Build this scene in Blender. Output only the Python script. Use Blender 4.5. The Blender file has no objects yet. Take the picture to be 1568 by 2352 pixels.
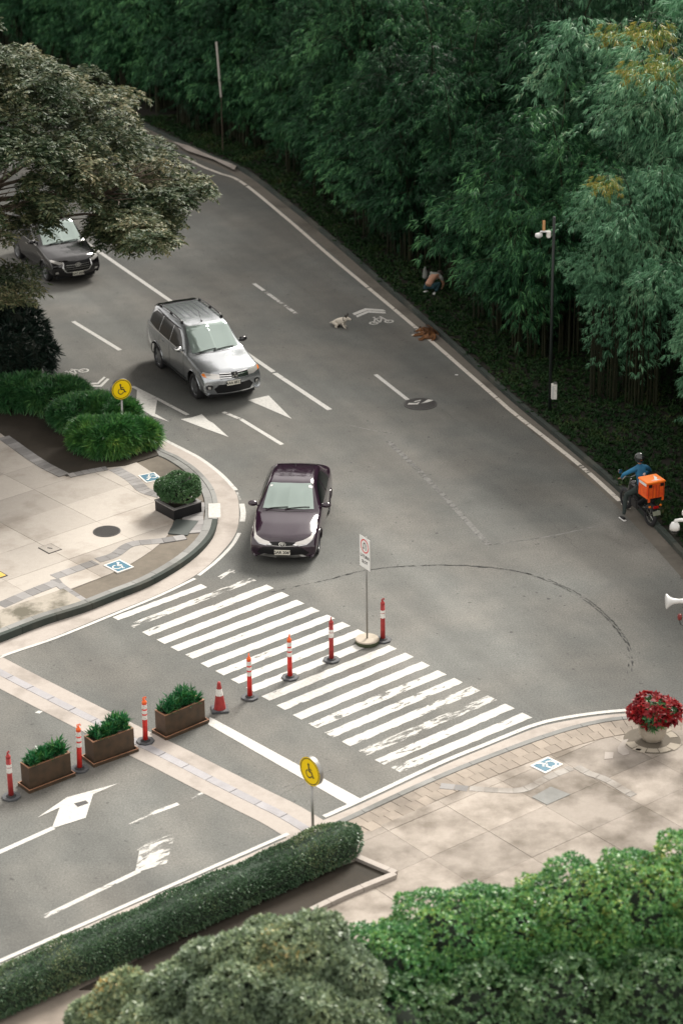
import bpy, bmesh, math, random
import numpy as np
from mathutils import Vector, Matrix, Euler
from mathutils.bvhtree import BVHTree

scene = bpy.context.scene
COL = scene.collection
R = math.radians

# ------------------------------------------------------------------ camera
FPX = 5531.0; PITCH = R(23.7); ROLL = 0.015; CAMH = 25.6
cam_data = bpy.data.cameras.new('camera')
cam = bpy.data.objects.new('camera', cam_data); COL.objects.link(cam)
cam_data.sensor_fit = 'HORIZONTAL'; cam_data.sensor_width = 36.0
cam_data.lens = FPX / 1568.0 * 36.0
cam_data.clip_end = 2000
cam_data.dof.use_dof = True; cam_data.dof.focus_distance = 61.0; cam_data.dof.aperture_fstop = 1.1
cam.matrix_world = Matrix.Translation((0, 0, CAMH)) @ Matrix.Rotation(R(90) - PITCH, 4, 'X') @ Matrix.Rotation(-ROLL, 4, 'Z')
scene.camera = cam

# ------------------------------------------------------------------ sky
SUN_EL = R(37); SUN_AZ = R(28)        # azimuth measured from +Y, positive to the right
world = bpy.data.worlds.new('World'); scene.world = world; world.use_nodes = True
wn = world.node_tree.nodes; wl = world.node_tree.links
for n in list(wn): wn.remove(n)
wo = wn.new('ShaderNodeOutputWorld'); bg = wn.new('ShaderNodeBackground')
sky = wn.new('ShaderNodeTexSky'); sky.sky_type = 'NISHITA'; sky.sun_disc = False
sky.sun_elevation = SUN_EL; sky.sun_rotation = SUN_AZ; sky.air_density = 1.0; sky.dust_density = 3.0
hs = wn.new('ShaderNodeHueSaturation'); hs.inputs['Saturation'].default_value = 0.35
tc = wn.new('ShaderNodeTexCoord'); cn = wn.new('ShaderNodeTexNoise'); cn.inputs['Scale'].default_value = 3.0
cn.inputs['Detail'].default_value = 6
cr = wn.new('ShaderNodeValToRGB')
cr.color_ramp.elements[0].position = 0.35; cr.color_ramp.elements[0].color = (5.5, 5.15, 4.75, 1)
cr.color_ramp.elements[1].position = 0.7; cr.color_ramp.elements[1].color = (9.0, 8.5, 7.9, 1)
mx = wn.new('ShaderNodeMix'); mx.data_type = 'RGBA'; mx.inputs[0].default_value = 0.72
wl.new(tc.outputs['Generated'], cn.inputs['Vector']); wl.new(cn.outputs['Fac'], cr.inputs['Fac'])
wl.new(sky.outputs['Color'], hs.inputs['Color'])
wl.new(hs.outputs['Color'], mx.inputs[6]); wl.new(cr.outputs['Color'], mx.inputs[7])
wl.new(mx.outputs[2], bg.inputs['Color']); bg.inputs['Strength'].default_value = 0.052
wl.new(bg.outputs[0], wo.inputs['Surface'])

# ------------------------------------------------------------------ sun
sd = bpy.data.lights.new('sun', 'SUN'); sd.energy = 1.5; sd.angle = R(20); sd.color = (1.0, 0.95, 0.87)
sun = bpy.data.objects.new('sun', sd); COL.objects.link(sun)
sdir = Vector((math.cos(SUN_EL) * math.sin(SUN_AZ), math.cos(SUN_EL) * math.cos(SUN_AZ), math.sin(SUN_EL)))
sun.rotation_euler = sdir.to_track_quat('Z', 'Y').to_euler()
scene.view_settings.view_transform = 'Standard'
scene.view_settings.look = 'None'
scene.view_settings.gamma = 1.0
scene.view_settings.exposure = 2.12
scene.render.film_transparent = False

# ------------------------------------------------------------------ helpers
def G(px, py, z=0.0):
    """point of the place (at height z) that is seen at photograph position px,py (1568 wide)"""
    u = px - 784.0; v = 1176.0 - py
    c, s = math.cos(ROLL), math.sin(ROLL)
    u2 = u * c + v * s; v2 = -u * s + v * c
    d = (u2, FPX * math.cos(PITCH) + v2 * math.sin(PITCH), -FPX * math.sin(PITCH) + v2 * math.cos(PITCH))
    t = (z - CAMH) / d[2]
    return Vector((d[0] * t, d[1] * t, z))
def G2(px, py, z=0.0):
    p = G(px, py, z); return Vector((p.x, p.y))

def proj(x, y, z):
    dz = z - CAMH; f = y * math.cos(PITCH) - dz * math.sin(PITCH); u2 = x / f * FPX; v2 = (y * math.sin(PITCH) + dz * math.cos(PITCH)) / f * FPX
    c, s = math.cos(ROLL), math.sin(ROLL); return 784 + u2 * c - v2 * s, 1176 - (u2 * s + v2 * c)
def tag(o, label=None, cat=None, group=None, kind=None):
    if label: o['label'] = label
    if cat: o['category'] = cat
    if group: o['group'] = group
    if kind: o['kind'] = kind
    return o
def empty(name, loc=(0, 0, 0), rz=0.0):
    o = bpy.data.objects.new(name, None); COL.objects.link(o)
    o.location = loc; o.rotation_euler = (0, 0, rz); o.empty_display_size = 0.2
    return o
def link(name, me, mat=None, parent=None, smooth=False):
    o = bpy.data.objects.new(name, me); COL.objects.link(o)
    if mat is not None and len(me.materials) == 0:
        for m in (mat if isinstance(mat, (list, tuple)) else [mat]): me.materials.append(m)
    if parent: o.parent = parent
    if smooth:
        me.polygons.foreach_set('use_smooth', [True] * len(me.polygons))
    return o
class MB:
    """collects verts / faces and links them as ONE mesh object"""
    def __init__(s): s.v = []; s.f = []; s.m = []; s.cur = 0
    def add(s, vs, fs):
        b = len(s.v); s.v += [tuple(p) for p in vs]; s.f += [tuple(i + b for i in f) for f in fs]; s.m += [s.cur] * len(fs); return s
    def box(s, c, d, M=None, taper=1.0):
        x, y, z = d[0] / 2, d[1] / 2, d[2] / 2; t = taper
        vs = [Vector(p) for p in ((-x, -y, -z), (x, -y, -z), (x, y, -z), (-x, y, -z), (-x * t, -y * t, z), (x * t, -y * t, z), (x * t, y * t, z), (-x * t, y * t, z))]
        vs = [(M @ p if M else p) + Vector(c) for p in vs]
        return s.add(vs, [(0, 3, 2, 1), (4, 5, 6, 7), (0, 1, 5, 4), (1, 2, 6, 5), (2, 3, 7, 6), (3, 0, 4, 7)])
    def lathe(s, prof, n=20, M=None, caps=True):
        """prof: list of (r,z)"""
        M = M or Matrix.Identity(4); vs = []; fs = []
        for r, z in prof:
            for k in range(n):
                a = 2 * math.pi * k / n; vs.append(M @ Vector((r * math.cos(a), r * math.sin(a), z)))
        for i in range(len(prof) - 1):
            for k in range(n):
                k2 = (k + 1) % n
                fs.append((i * n + k, i * n + k2, (i + 1) * n + k2, (i + 1) * n + k))
        if caps:
            fs.append(tuple(range(n - 1, -1, -1))); L = (len(prof) - 1) * n; fs.append(tuple(L + k for k in range(n)))
        return s.add(vs, fs)
    def tube(s, pts, r, n=8, caps=True):
        pts = [Vector(p) for p in pts]; rr = r if isinstance(r, (list, tuple)) else [r] * len(pts)
        vs = []; fs = []; prev = None
        for i, p in enumerate(pts):
            d = (pts[min(i + 1, len(pts) - 1)] - pts[max(i - 1, 0)]).normalized()
            if prev is None:
                a = Vector((0, 0, 1)) if abs(d.z) < .9 else Vector((1, 0, 0)); prev = d.cross(a).normalized()
            e1 = (prev - d * prev.dot(d)).normalized(); prev = e1; e2 = d.cross(e1)
            for k in range(n):
                a = 2 * math.pi * k / n; vs.append(p + (e1 * math.cos(a) + e2 * math.sin(a)) * rr[i])
        for i in range(len(pts) - 1):
            for k in range(n):
                k2 = (k + 1) % n; fs.append((i * n + k, i * n + k2, (i + 1) * n + k2, (i + 1) * n + k))
        if caps:
            fs.append(tuple(range(n - 1, -1, -1))); L = (len(pts) - 1) * n; fs.append(tuple(L + k for k in range(n)))
        return s.add(vs, fs)
    def prism(s, poly, z0, z1, M=None):
        """poly: list of (x,y), counter-clockwise"""
        M = M or Matrix.Identity(4); n = len(poly)
        ar = sum(poly[i][0] * poly[(i + 1) % n][1] - poly[(i + 1) % n][0] * poly[i][1] for i in range(n))
        if ar < 0: poly = list(poly)[::-1]
        vs = [M @ Vector((p[0], p[1], z0)) for p in poly] + [M @ Vector((p[0], p[1], z1)) for p in poly]
        fs = [tuple(range(n - 1, -1, -1)), tuple(range(n, 2 * n))] + [(i, (i + 1) % n, n + (i + 1) % n, n + i) for i in range(n)]
        return s.add(vs, fs)
    def sheet(s, poly, z, M=None):
        M = M or Matrix.Identity(4); n = len(poly)
        ar = sum(poly[i][0] * poly[(i + 1) % n][1] - poly[(i + 1) % n][0] * poly[i][1] for i in range(n))
        if ar < 0: poly = list(poly)[::-1]
        return s.add([M @ Vector((p[0], p[1], z)) for p in poly], [tuple(range(n))])
    def ring(s, c, r0, r1, z, a0=0, a1=2 * math.pi, n=32, M=None, sy=1.0):
        M = M or Matrix.Identity(4); vs = []; fs = []
        for k in range(n + 1):
            a = a0 + (a1 - a0) * k / n
            vs += [M @ Vector((c[0] + r0 * math.cos(a), c[1] + r0 * math.sin(a) * sy, z)), M @ Vector((c[0] + r1 * math.cos(a), c[1] + r1 * math.sin(a) * sy, z))]
        for k in range(n): fs.append((2 * k, 2 * k + 1, 2 * k + 3, 2 * k + 2))
        return s.add(vs, fs)
    def mesh(s, name):
        me = bpy.data.meshes.new(name); me.from_pydata(s.v, [], s.f); me.polygons.foreach_set('material_index', s.m); me.update(); return me
    def build(s, name, mat, parent=None, smooth=False, bevel=0):
        me = s.mesh(name)
        if bevel:
            bm = bmesh.new(); bm.from_mesh(me)
            es = [e for e in bm.edges if len(e.link_faces) == 2 and e.calc_face_angle(0) > 0.5]
            bmesh.ops.bevel(bm, geom=es, offset=bevel, segments=2, affect='EDGES', clamp_overlap=True); bm.to_mesh(me); bm.free()
        o = link(name, me, mat, parent, smooth)
        return o
def smooth_by_angle(o, ang=40):
    me = o.data; me.polygons.foreach_set('use_smooth', [True] * len(me.polygons))
    bm = bmesh.new(); bm.from_mesh(me)
    for e in bm.edges: e.smooth = not (len(e.link_faces) == 2 and e.calc_face_angle(0) > R(ang))
    bm.to_mesh(me); bm.free(); return o
def copy_tree(o, parent=None):
    c = o.copy(); COL.objects.link(c)
    if parent is not None: c.parent = parent
    for ch in list(o.children): copy_tree(ch, c)
    return c

# ------------------------------------------------------------------ materials
def mat(name, color=(.5, .5, .5), rough=.6, metal=0.0, spec=.5, coat=0.0, noise=None, bump=None, island=None, emit=None, trans=0, sub=0):
    m = bpy.data.materials.new(name); m.use_nodes = True; nt = m.node_tree; b = nt.nodes['Principled BSDF']
    b.inputs['Base Color'].default_value = (*color, 1); b.inputs['Roughness'].default_value = rough
    b.inputs['Metallic'].default_value = metal; b.inputs['Specular IOR Level'].default_value = spec
    b.inputs['Coat Weight'].default_value = coat; b.inputs['Coat Roughness'].default_value = .03
    if emit: b.inputs['Emission Color'].default_value = (*emit[0], 1); b.inputs['Emission Strength'].default_value = emit[1]
    src = None
    if noise:      # (scale, detail, colour2, lo, hi)
        t = nt.nodes.new('ShaderNodeTexCoord'); n = nt.nodes.new('ShaderNodeTexNoise'); n.inputs['Scale'].default_value = noise[0]; n.inputs['Detail'].default_value = noise[1]
        r = nt.nodes.new('ShaderNodeMapRange'); r.inputs[1].default_value = noise[3]; r.inputs[2].default_value = noise[4]
        x = nt.nodes.new('ShaderNodeMix'); x.data_type = 'RGBA'; x.inputs[6].default_value = (*color, 1); x.inputs[7].default_value = (*noise[2], 1)
        nt.links.new(t.outputs['Object'], n.inputs['Vector']); nt.links.new(n.outputs['Fac'], r.inputs[0]); nt.links.new(r.outputs[0], x.inputs[0])
        src = x.outputs[2]; nt.links.new(src, b.inputs['Base Color'])
    if bump:
        t = nt.nodes.new('ShaderNodeTexCoord'); n = nt.nodes.new('ShaderNodeTexNoise'); n.inputs['Scale'].default_value = bump[0]; n.inputs['Detail'].default_value = 4
        bp = nt.nodes.new('ShaderNodeBump'); bp.inputs['Strength'].default_value = bump[1]; bp.inputs['Distance'].default_value = bump[2] if len(bump) > 2 else .01
        nt.links.new(t.outputs['Object'], n.inputs['Vector']); nt.links.new(n.outputs['Fac'], bp.inputs['Height']); nt.links.new(bp.outputs[0], b.inputs['Normal'])
    return m
def leaf_mat(name, cols, nscale=.5, rough=.45, spec=.5, transl=.25, objvar=.0):
    """cols: ramp of (position, colour) driven by per-leaf random mixed with a slow noise"""
    m = bpy.data.materials.new(name); m.use_nodes = True; nt = m.node_tree; N = nt.nodes; L = nt.links; b = N['Principled BSDF']
    g = N.new('ShaderNodeNewGeometry'); t = N.new('ShaderNodeTexCoord'); n = N.new('ShaderNodeTexNoise'); n.inputs['Scale'].default_value = nscale; n.inputs['Detail'].default_value = 3
    oi = N.new('ShaderNodeObjectInfo')
    L.new(t.outputs['Object'], n.inputs['Vector'])
    a = N.new('ShaderNodeMath'); a.operation = 'MULTIPLY_ADD'; a.inputs[1].default_value = .45
    L.new(g.outputs['Random Per Island'], a.inputs[0])
    mr = N.new('ShaderNodeMapRange'); mr.inputs[1].default_value = .3; mr.inputs[2].default_value = .7; mr.inputs[4].default_value = .55
    L.new(n.outputs['Fac'], mr.inputs[0]); L.new(mr.outputs[0], a.inputs[2])
    o2 = N.new('ShaderNodeMath'); o2.operation = 'MULTIPLY_ADD'; o2.inputs[1].default_value = objvar
    L.new(oi.outputs['Random'], o2.inputs[0]); L.new(a.outputs[0], o2.inputs[2])
    r = N.new('ShaderNodeValToRGB'); el = r.color_ramp.elements
    el[0].position = cols[0][0]; el[0].color = (*cols[0][1], 1); el[1].position = cols[-1][0]; el[1].color = (*cols[-1][1], 1)
    for p, c in cols[1:-1]:
        e = el.new(p); e.color = (*c, 1)
    L.new(o2.outputs[0], r.inputs['Fac'])
    L.new(r.outputs[0], b.inputs['Base Color']); b.inputs['Roughness'].default_value = rough; b.inputs['Specular IOR Level'].default_value = spec
    if transl:
        tr = N.new('ShaderNodeBsdfTranslucent'); L.new(r.outputs[0], tr.inputs['Color'])
        ms = N.new('ShaderNodeMixShader'); ms.inputs[0].default_value = transl
        L.new(b.outputs[0], ms.inputs[1]); L.new(tr.outputs[0], ms.inputs[2]); L.new(ms.outputs[0], N['Material Output'].inputs['Surface'])
    return m
def paint_mat(name, color, lo, hi, scale=5, rough=.7):
    """road paint whose wear lets the asphalt below show"""
    m = bpy.data.materials.new(name); m.use_nodes = True; nt = m.node_tree; N = nt.nodes; L = nt.links; b = N['Principled BSDF']
    b.inputs['Roughness'].default_value = rough
    t = N.new('ShaderNodeTexCoord')
    m0 = N.new('ShaderNodeMapping'); m0.inputs['Rotation'].default_value = (0, 0, R(-40)); mp = N.new('ShaderNodeMapping'); mp.inputs['Scale'].default_value = (.4, 1.3, 1)
    n = N.new('ShaderNodeTexNoise'); n.inputs['Scale'].default_value = scale; n.inputs['Detail'].default_value = 8; n.inputs['Roughness'].default_value = .65
    n2 = N.new('ShaderNodeTexNoise'); n2.inputs['Scale'].default_value = .45; n2.inputs['Detail'].default_value = 2
    ad = N.new('ShaderNodeMath'); ad.operation = 'MULTIPLY_ADD'; ad.inputs[1].default_value = .55
    L.new(t.outputs['Object'], m0.inputs[0]); L.new(m0.outputs[0], mp.inputs[0]); L.new(mp.outputs[0], n.inputs['Vector']); L.new(t.outputs['Object'], n2.inputs['Vector'])
    L.new(n2.outputs['Fac'], ad.inputs[0]); L.new(n.outputs['Fac'], ad.inputs[2])
    r = N.new('ShaderNodeMapRange'); r.inputs[1].default_value = lo; r.inputs[2].default_value = hi
    L.new(ad.outputs[0], r.inputs[0])
    n3 = N.new('ShaderNodeTexNoise'); n3.inputs['Scale'].default_value = 14; n3.inputs['Detail'].default_value = 5
    L.new(t.outputs['Object'], n3.inputs['Vector'])
    x = N.new('ShaderNodeMix'); x.data_type = 'RGBA'; x.inputs[6].default_value = (*color, 1); x.inputs[7].default_value = (*[c * .72 for c in color], 1)
    r3 = N.new('ShaderNodeMapRange'); r3.inputs[1].default_value = .42; r3.inputs[2].default_value = .75
    L.new(n3.outputs['Fac'], r3.inputs[0]); L.new(r3.outputs[0], x.inputs[0]); L.new(x.outputs[2], b.inputs['Base Color'])
    tr = N.new('ShaderNodeBsdfTransparent'); ms = N.new('ShaderNodeMixShader')
    L.new(r.outputs[0], ms.inputs[0]); L.new(b.outputs[0], ms.inputs[1]); L.new(tr.outputs[0], ms.inputs[2]); L.new(ms.outputs[0], N['Material Output'].inputs['Surface'])
    return m
def asphalt_mat():
    m = bpy.data.materials.new('asphalt'); m.use_nodes = True; nt = m.node_tree; N = nt.nodes; L = nt.links; b = N['Principled BSDF']
    t = N.new('ShaderNodeTexCoord')
    def nz(scale, detail, vec=None, rough=.5):
        n = N.new('ShaderNodeTexNoise'); n.inputs['Scale'].default_value = scale; n.inputs['Detail'].default_value = detail; n.inputs['Roughness'].default_value = rough
        L.new(vec or t.outputs['Object'], n.inputs['Vector']); return n.outputs['Fac']
    def rng(src, a, b_, c, d):
        r = N.new('ShaderNodeMapRange'); r.inputs[1].default_value = a; r.inputs[2].default_value = b_; r.inputs[3].default_value = c; r.inputs[4].default_value = d
        L.new(src, r.inputs[0]); return r.outputs[0]
    def mul(a, b_):
        x = N.new('ShaderNodeMath'); x.operation = 'MULTIPLY'; L.new(a, x.inputs[0]); L.new(b_, x.inputs[1]); return x.outputs[0]
    m0 = N.new('ShaderNodeMapping'); m0.inputs['Rotation'].default_value = (0, 0, R(66)); mp = N.new('ShaderNodeMapping'); mp.inputs['Scale'].default_value = (.05, .9, 1)
    L.new(t.outputs['Object'], m0.inputs[0]); L.new(m0.outputs[0], mp.inputs[0])
    grain = rng(nz(24, 4), .3, .7, .76, 1.24)
    fine = rng(nz(90, 2), .3, .7, .72, 1.28)
    blot = rng(nz(.16, 2), .35, .68, .88, 1.10)
    mid = rng(nz(1.4, 5, rough=.6), .3, .7, .9, 1.1)
    strk = rng(nz(.8, 4, mp.outputs[0]), .35, .68, .80, 1.14)
    f = mul(mul(mul(grain, fine), mul(blot, mid)), strk)
    spots = rng(nz(6, 2), .70, .74, 1.0, .55)
    f = mul(f, spots)
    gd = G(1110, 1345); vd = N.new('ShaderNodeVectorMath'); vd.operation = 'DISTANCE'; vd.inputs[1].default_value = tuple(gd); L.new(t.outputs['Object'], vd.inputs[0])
    f = mul(f, rng(vd.outputs['Value'], .3, 6.5, 1.25, 1.0))  # sheen highlight on the worn asphalt, painted into its colour as a pale disc
    mixc = N.new('ShaderNodeMix'); mixc.data_type = 'RGBA'; mixc.inputs[6].default_value = (.109, .111, .103, 1); mixc.inputs[7].default_value = (.122, .118, .106, 1)
    L.new(rng(nz(.35, 3), .4, .62, 0, 1), mixc.inputs[0])
    vm = N.new('ShaderNodeVectorMath'); vm.operation = 'SCALE'; L.new(mixc.outputs[2], vm.inputs[0]); L.new(f, vm.inputs['Scale'])
    L.new(vm.outputs[0], b.inputs['Base Color']); b.inputs['Roughness'].default_value = .8; b.inputs['Specular IOR Level'].default_value = .35
    bp = N.new('ShaderNodeBump'); bp.inputs['Strength'].default_value = .35; bp.inputs['Distance'].default_value = .01
    L.new(nz(60, 3), bp.inputs['Height']); L.new(bp.outputs[0], b.inputs['Normal'])
    return m
def slab_mat(name, c1, c2, stain, objvar=.12, stain_lo=.5, stain_hi=.72, sc=.5):
    m = bpy.data.materials.new(name); m.use_nodes = True; nt = m.node_tree; N = nt.nodes; L = nt.links; b = N['Principled BSDF']
    oi = N.new('ShaderNodeObjectInfo'); g = N.new('ShaderNodeNewGeometry')
    def nz(scale, detail, rough=.6):
        n = N.new('ShaderNodeTexNoise'); n.inputs['Scale'].default_value = scale; n.inputs['Detail'].default_value = detail; n.inputs['Roughness'].default_value = rough
        L.new(g.outputs['Position'], n.inputs['Vector']); return n.outputs['Fac']
    x = N.new('ShaderNodeMix'); x.data_type = 'RGBA'; x.inputs[6].default_value = (*c1, 1); x.inputs[7].default_value = (*c2, 1); L.new(nz(7, 6), x.inputs[0])
    r = N.new('ShaderNodeMapRange'); r.inputs[1].default_value = stain_lo; r.inputs[2].default_value = stain_hi; L.new(nz(sc, 8), r.inputs[0])
    y = N.new('ShaderNodeMix'); y.data_type = 'RGBA'; y.inputs[7].default_value = (*stain, 1); L.new(x.outputs[2], y.inputs[6]); L.new(r.outputs[0], y.inputs[0])
    mr = N.new('ShaderNodeMapRange'); mr.inputs[3].default_value = 1 - objvar; mr.inputs[4].default_value = 1 + objvar; L.new(oi.outputs['Random'], mr.inputs[0])
    vm = N.new('ShaderNodeVectorMath'); vm.operation = 'SCALE'; L.new(y.outputs[2], vm.inputs[0]); L.new(mr.outputs[0], vm.inputs['Scale'])
    fr = N.new('ShaderNodeMapRange'); fr.inputs[1].default_value = .3; fr.inputs[2].default_value = .7; fr.inputs[3].default_value = .93; fr.inputs[4].default_value = 1.07; L.new(nz(55, 2), fr.inputs[0])
    v2 = N.new('ShaderNodeVectorMath'); v2.operation = 'SCALE'; L.new(vm.outputs[0], v2.inputs[0]); L.new(fr.outputs[0], v2.inputs['Scale'])
    L.new(v2.outputs[0], b.inputs['Base Color']); b.inputs['Roughness'].default_value = .85; b.inputs['Specular IOR Level'].default_value = .3
    return m

M = {}
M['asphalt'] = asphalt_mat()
M['paint'] = paint_mat('white_road_paint', (.50, .49, .46), .94, 1.04)
M['paint_worn'] = paint_mat('worn_road_paint', (.47, .46, .43), .74, .86, 6)
M['paint_scarred'] = paint_mat('scarred_road_paint', (.48, .47, .44), .87, .95, 6)
M['paint_line'] = paint_mat('edge_line_paint', (.55, .51, .45), .86, .96, 3)
M['slab'] = slab_mat('paving_slab', (.40, .365, .325), (.335, .305, .27), (.20, .17, .14))
M['slab_r'] = slab_mat('paving_slab_stained', (.36, .32, .28), (.27, .235, .20), (.14, .118, .095), .14, .42, .66, .95)
M['gutter'] = slab_mat('gutter_concrete', (.40, .36, .325), (.32, .285, .255), (.20, .175, .15), .05, .5, .8, .9)
M['kerb'] = slab_mat('kerb_concrete', (.25, .25, .24), (.19, .19, .18), (.11, .11, .10), .1)
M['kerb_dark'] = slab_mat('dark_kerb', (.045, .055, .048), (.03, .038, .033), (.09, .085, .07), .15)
M['paver_grey'] = slab_mat('grey_paver', (.26, .25, .245), (.19, .185, .18), (.15, .14, .13), .25)
M['paver_brown'] = slab_mat('brown_paver', (.31, .265, .22), (.235, .20, .165), (.14, .12, .10), .14)
M['wash'] = slab_mat('washed_pebble', (.17, .145, .115), (.11, .095, .075), (.075, .065, .05), .05)
M['soil'] = slab_mat('soil', (.045, .036, .026), (.028, .023, .017), (.02, .018, .013), .0)
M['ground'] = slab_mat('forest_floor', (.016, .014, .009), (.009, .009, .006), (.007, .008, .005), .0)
M['metal_cover'] = mat('cast_iron', (.055, .052, .05), .6, .3, bump=(40, .5))
M['grate'] = mat('grate_metal', (.06, .07, .066), .55, .3)
M['channel'] = slab_mat('channel_cover', (.36, .35, .36), (.28, .27, .28), (.2, .19, .19), .08)
M['black'] = mat('black_plastic', (.008, .008, .009), .55, spec=.3)
M['rubber'] = mat('rubber', (.018, .018, .02), .75)
M['rubber_grey'] = mat('dusty_rubber', (.055, .06, .068), .75, noise=(12, 4, (.10, .10, .10), .4, .8))
M['bollard_red'] = mat('bollard_red', (.62, .028, .018), .5, noise=(9, 4, (.45, .02, .018), .4, .7))
M['bollard_dull'] = mat('bollard_faded_red', (.36, .03, .028), .6, noise=(9, 4, (.25, .02, .02), .4, .7))
M['bollard_org'] = mat('bollard_orange', (.80, .12, .015), .5)
M['reflect'] = mat('reflective_band', (.72, .70, .66), .4, noise=(18, 4, (.45, .42, .38), .5, .75))
M['sign_white'] = mat('sign_white', (.72, .72, .70), .45)
M['sign_red'] = mat('sign_red', (.60, .02, .025), .45)
M['sign_yellow'] = mat('sign_yellow', (.86, .60, .004), .5, spec=.2)
M['sign_black'] = mat('sign_black', (.015, .015, .015), .5)
M['sign_blue'] = mat('sign_blue_tile', (.022, .105, .165), .6, noise=(6, 5, (.04, .14, .20), .4, .7))
M['tile_white'] = mat('tile_white', (.62, .60, .56), .6)
M['steel'] = mat('galvanised_steel', (.30, .30, .285), .38, .8)
M['chrome'] = mat('chrome', (.75, .75, .75), .12, 1)
M['concrete'] = slab_mat('cast_concrete', (.42, .37, .30), (.34, .30, .25), (.2, .17, .13), .0, .55, .8, 3)
M['moss'] = slab_mat('mossy_concrete', (.07, .085, .045), (.045, .055, .03), (.03, .035, .02), .0)
M['white_metal'] = mat('white_enamel', (.56, .56, .55), .35)
M['glass'] = mat('car_glass', (.30, .37, .34), .06, .55, coat=.8)
M['glass_dark'] = mat('tinted_glass', (.006, .008, .008), .12, .0, spec=.3)
M['lens'] = mat('lamp_lens', (.62, .60, .57), .12, .4, coat=1)
M['amber'] = mat('amber_lens', (.75, .20, .02), .2, coat=1)
M['taillamp'] = mat('tail_lamp', (.35, .01, .01), .2, coat=1)
M['silver'] = mat('silver_car_paint', (.42, .44, .46), .27, .85, coat=1)
M['purple'] = mat('dark_plum_car_paint', (.020, .008, .018), .10, 0, coat=.45)
M['purple'].node_tree.nodes['Principled BSDF'].inputs['IOR'].default_value = 1.6
M['blackcar'] = mat('black_car_paint', (.006, .005, .006), .10, 0, coat=.25)
M['blackcar'].node_tree.nodes['Principled BSDF'].inputs['IOR'].default_value = 1.6
M['plate'] = mat('number_plate', (.62, .60, .52), .5)
M['bark'] = mat('bark', (.075, .055, .038), .9, noise=(8, 5, (.04, .03, .02), .4, .7), bump=(20, .6))
M['culm'] = mat('bamboo_culm', (.016, .019, .009), .6, spec=.2, noise=(3, 3, (.030, .030, .014), .5, .75))
M['bamboo'] = leaf_mat('bamboo_leaf', [(0.0, (.002, .011, .005)), (.4, (.006, .030, .012)), (.75, (.026, .105, .042)), (1.0, (.12, .30, .11)), ], .5, .5, .2, .14, .28)
M['bamboo_pale'] = leaf_mat('pale_bamboo_leaf', [(0.0, (.013, .048, .024)), (.42, (.058, .175, .088)), (.78, (.17, .37, .20)), (1.0, (.40, .52, .32))], .45, .45, .3, .15, .1)
M['bamboo_gold'] = leaf_mat('yellowing_bamboo_leaf', [(0.0, (.04, .11, .03)), (.4, (.12, .22, .045)), (.75, (.34, .27, .045)), (1.0, (.50, .20, .04))], .6, .45, .3, .2, .1)
M['tree_leaf'] = leaf_mat('feathery_leaf', [(0.0, (.016, .034, .016)), (.38, (.036, .060, .028)), (.70, (.105, .112, .056)), (.93, (.29, .25, .145)), (1.0, (.28, .10, .03))], .42, .55, .15, .18)
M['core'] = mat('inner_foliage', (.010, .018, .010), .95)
M['shrub'] = leaf_mat('shrub_leaf', [(0.0, (.02, .09, .025)), (.45, (.045, .165, .042)), (.8, (.14, .31, .065)), (1.0, (.40, .50, .12))], 1.6, .4, .5, .2)
M['shrub_dark'] = leaf_mat('dark_shrub_leaf', [(0.0, (.005, .013, .010)), (.6, (.010, .026, .017)), (1.0, (.03, .055, .035))], .8, .5, .35, .1)
M['topiary'] = leaf_mat('topiary_leaf', [(0.0, (.025, .075, .03)), (.6, (.065, .15, .055)), (1.0, (.19, .28, .12))], 1.2, .4, .5, .2)
M['hedge'] = leaf_mat('hedge_leaf', [(0.0, (.030, .075, .038)), (.6, (.075, .14, .07)), (1.0, (.22, .25, .12))], .9, .45, .45, .2)
M['lime'] = leaf_mat('bright_leaf', [(0.0, (.02, .08, .03)), (.4, (.055, .19, .06)), (.72, (.17, .36, .10)), (.92, (.42, .48, .10)), (1.0, (.6, .34, .08))], .55, .4, .5, .25, .1)
M['greytree'] = leaf_mat('grey_green_leaf', [(0.0, (.07, .11, .07)), (.5, (.15, .21, .12)), (.82, (.28, .34, .18)), (.93, (.46, .36, .14)), (1.0, (.6, .36, .12))], .8, .45, .45, .2)
M['red_leaf'] = leaf_mat('red_bract', [(0.0, (.10, .004, .007)), (.6, (.24, .006, .010)), (1.0, (.50, .018, .014))], 3, .5, .4, .15)
M['groundcover'] = leaf_mat('groundcover', [(0.0, (.005, .018, .006)), (.5, (.014, .042, .012)), (.85, (.035, .060, .018)), (1.0, (.11, .085, .035))], .7, .6, .15, .1)
M['planter_brown'] = mat('brown_planter', (.085, .052, .030), .55, .25, noise=(5, 5, (.045, .032, .020), .35, .7))
M['planter_rim'] = mat('worn_brown_rim', (.30, .15, .085), .6)
M['leafy'] = leaf_mat('planter_leaf', [(0.0, (.010, .07, .025)), (.6, (.022, .14, .045)), (1.0, (.14, .30, .06))], 3, .35, .5, .2)
M['skin'] = mat('skin', (.36, .19, .12), .55)
M['teal_cloth'] = mat('teal_cloth', (.010, .045, .055), .8)
M['blue_cloth'] = mat('blue_jacket', (.012, .14, .27), .75, noise=(4, 3, (.01, .09, .18), .4, .7))
M['dark_cloth'] = mat('dark_trousers', (.018, .028, .026), .85)
M['grey_cloth'] = mat('light_grey_shirt', (.20, .21, .19), .85)
M['orange_box'] = mat('orange_box', (.85, .13, .015), .45, noise=(6, 3, (.65, .06, .015), .4, .7))
M['orange_top'] = mat('orange_box_lid', (.95, .22, .02), .4)
M['dog_white'] = mat('white_fur', (.58, .53, .45), .9, bump=(40, .5))
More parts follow.
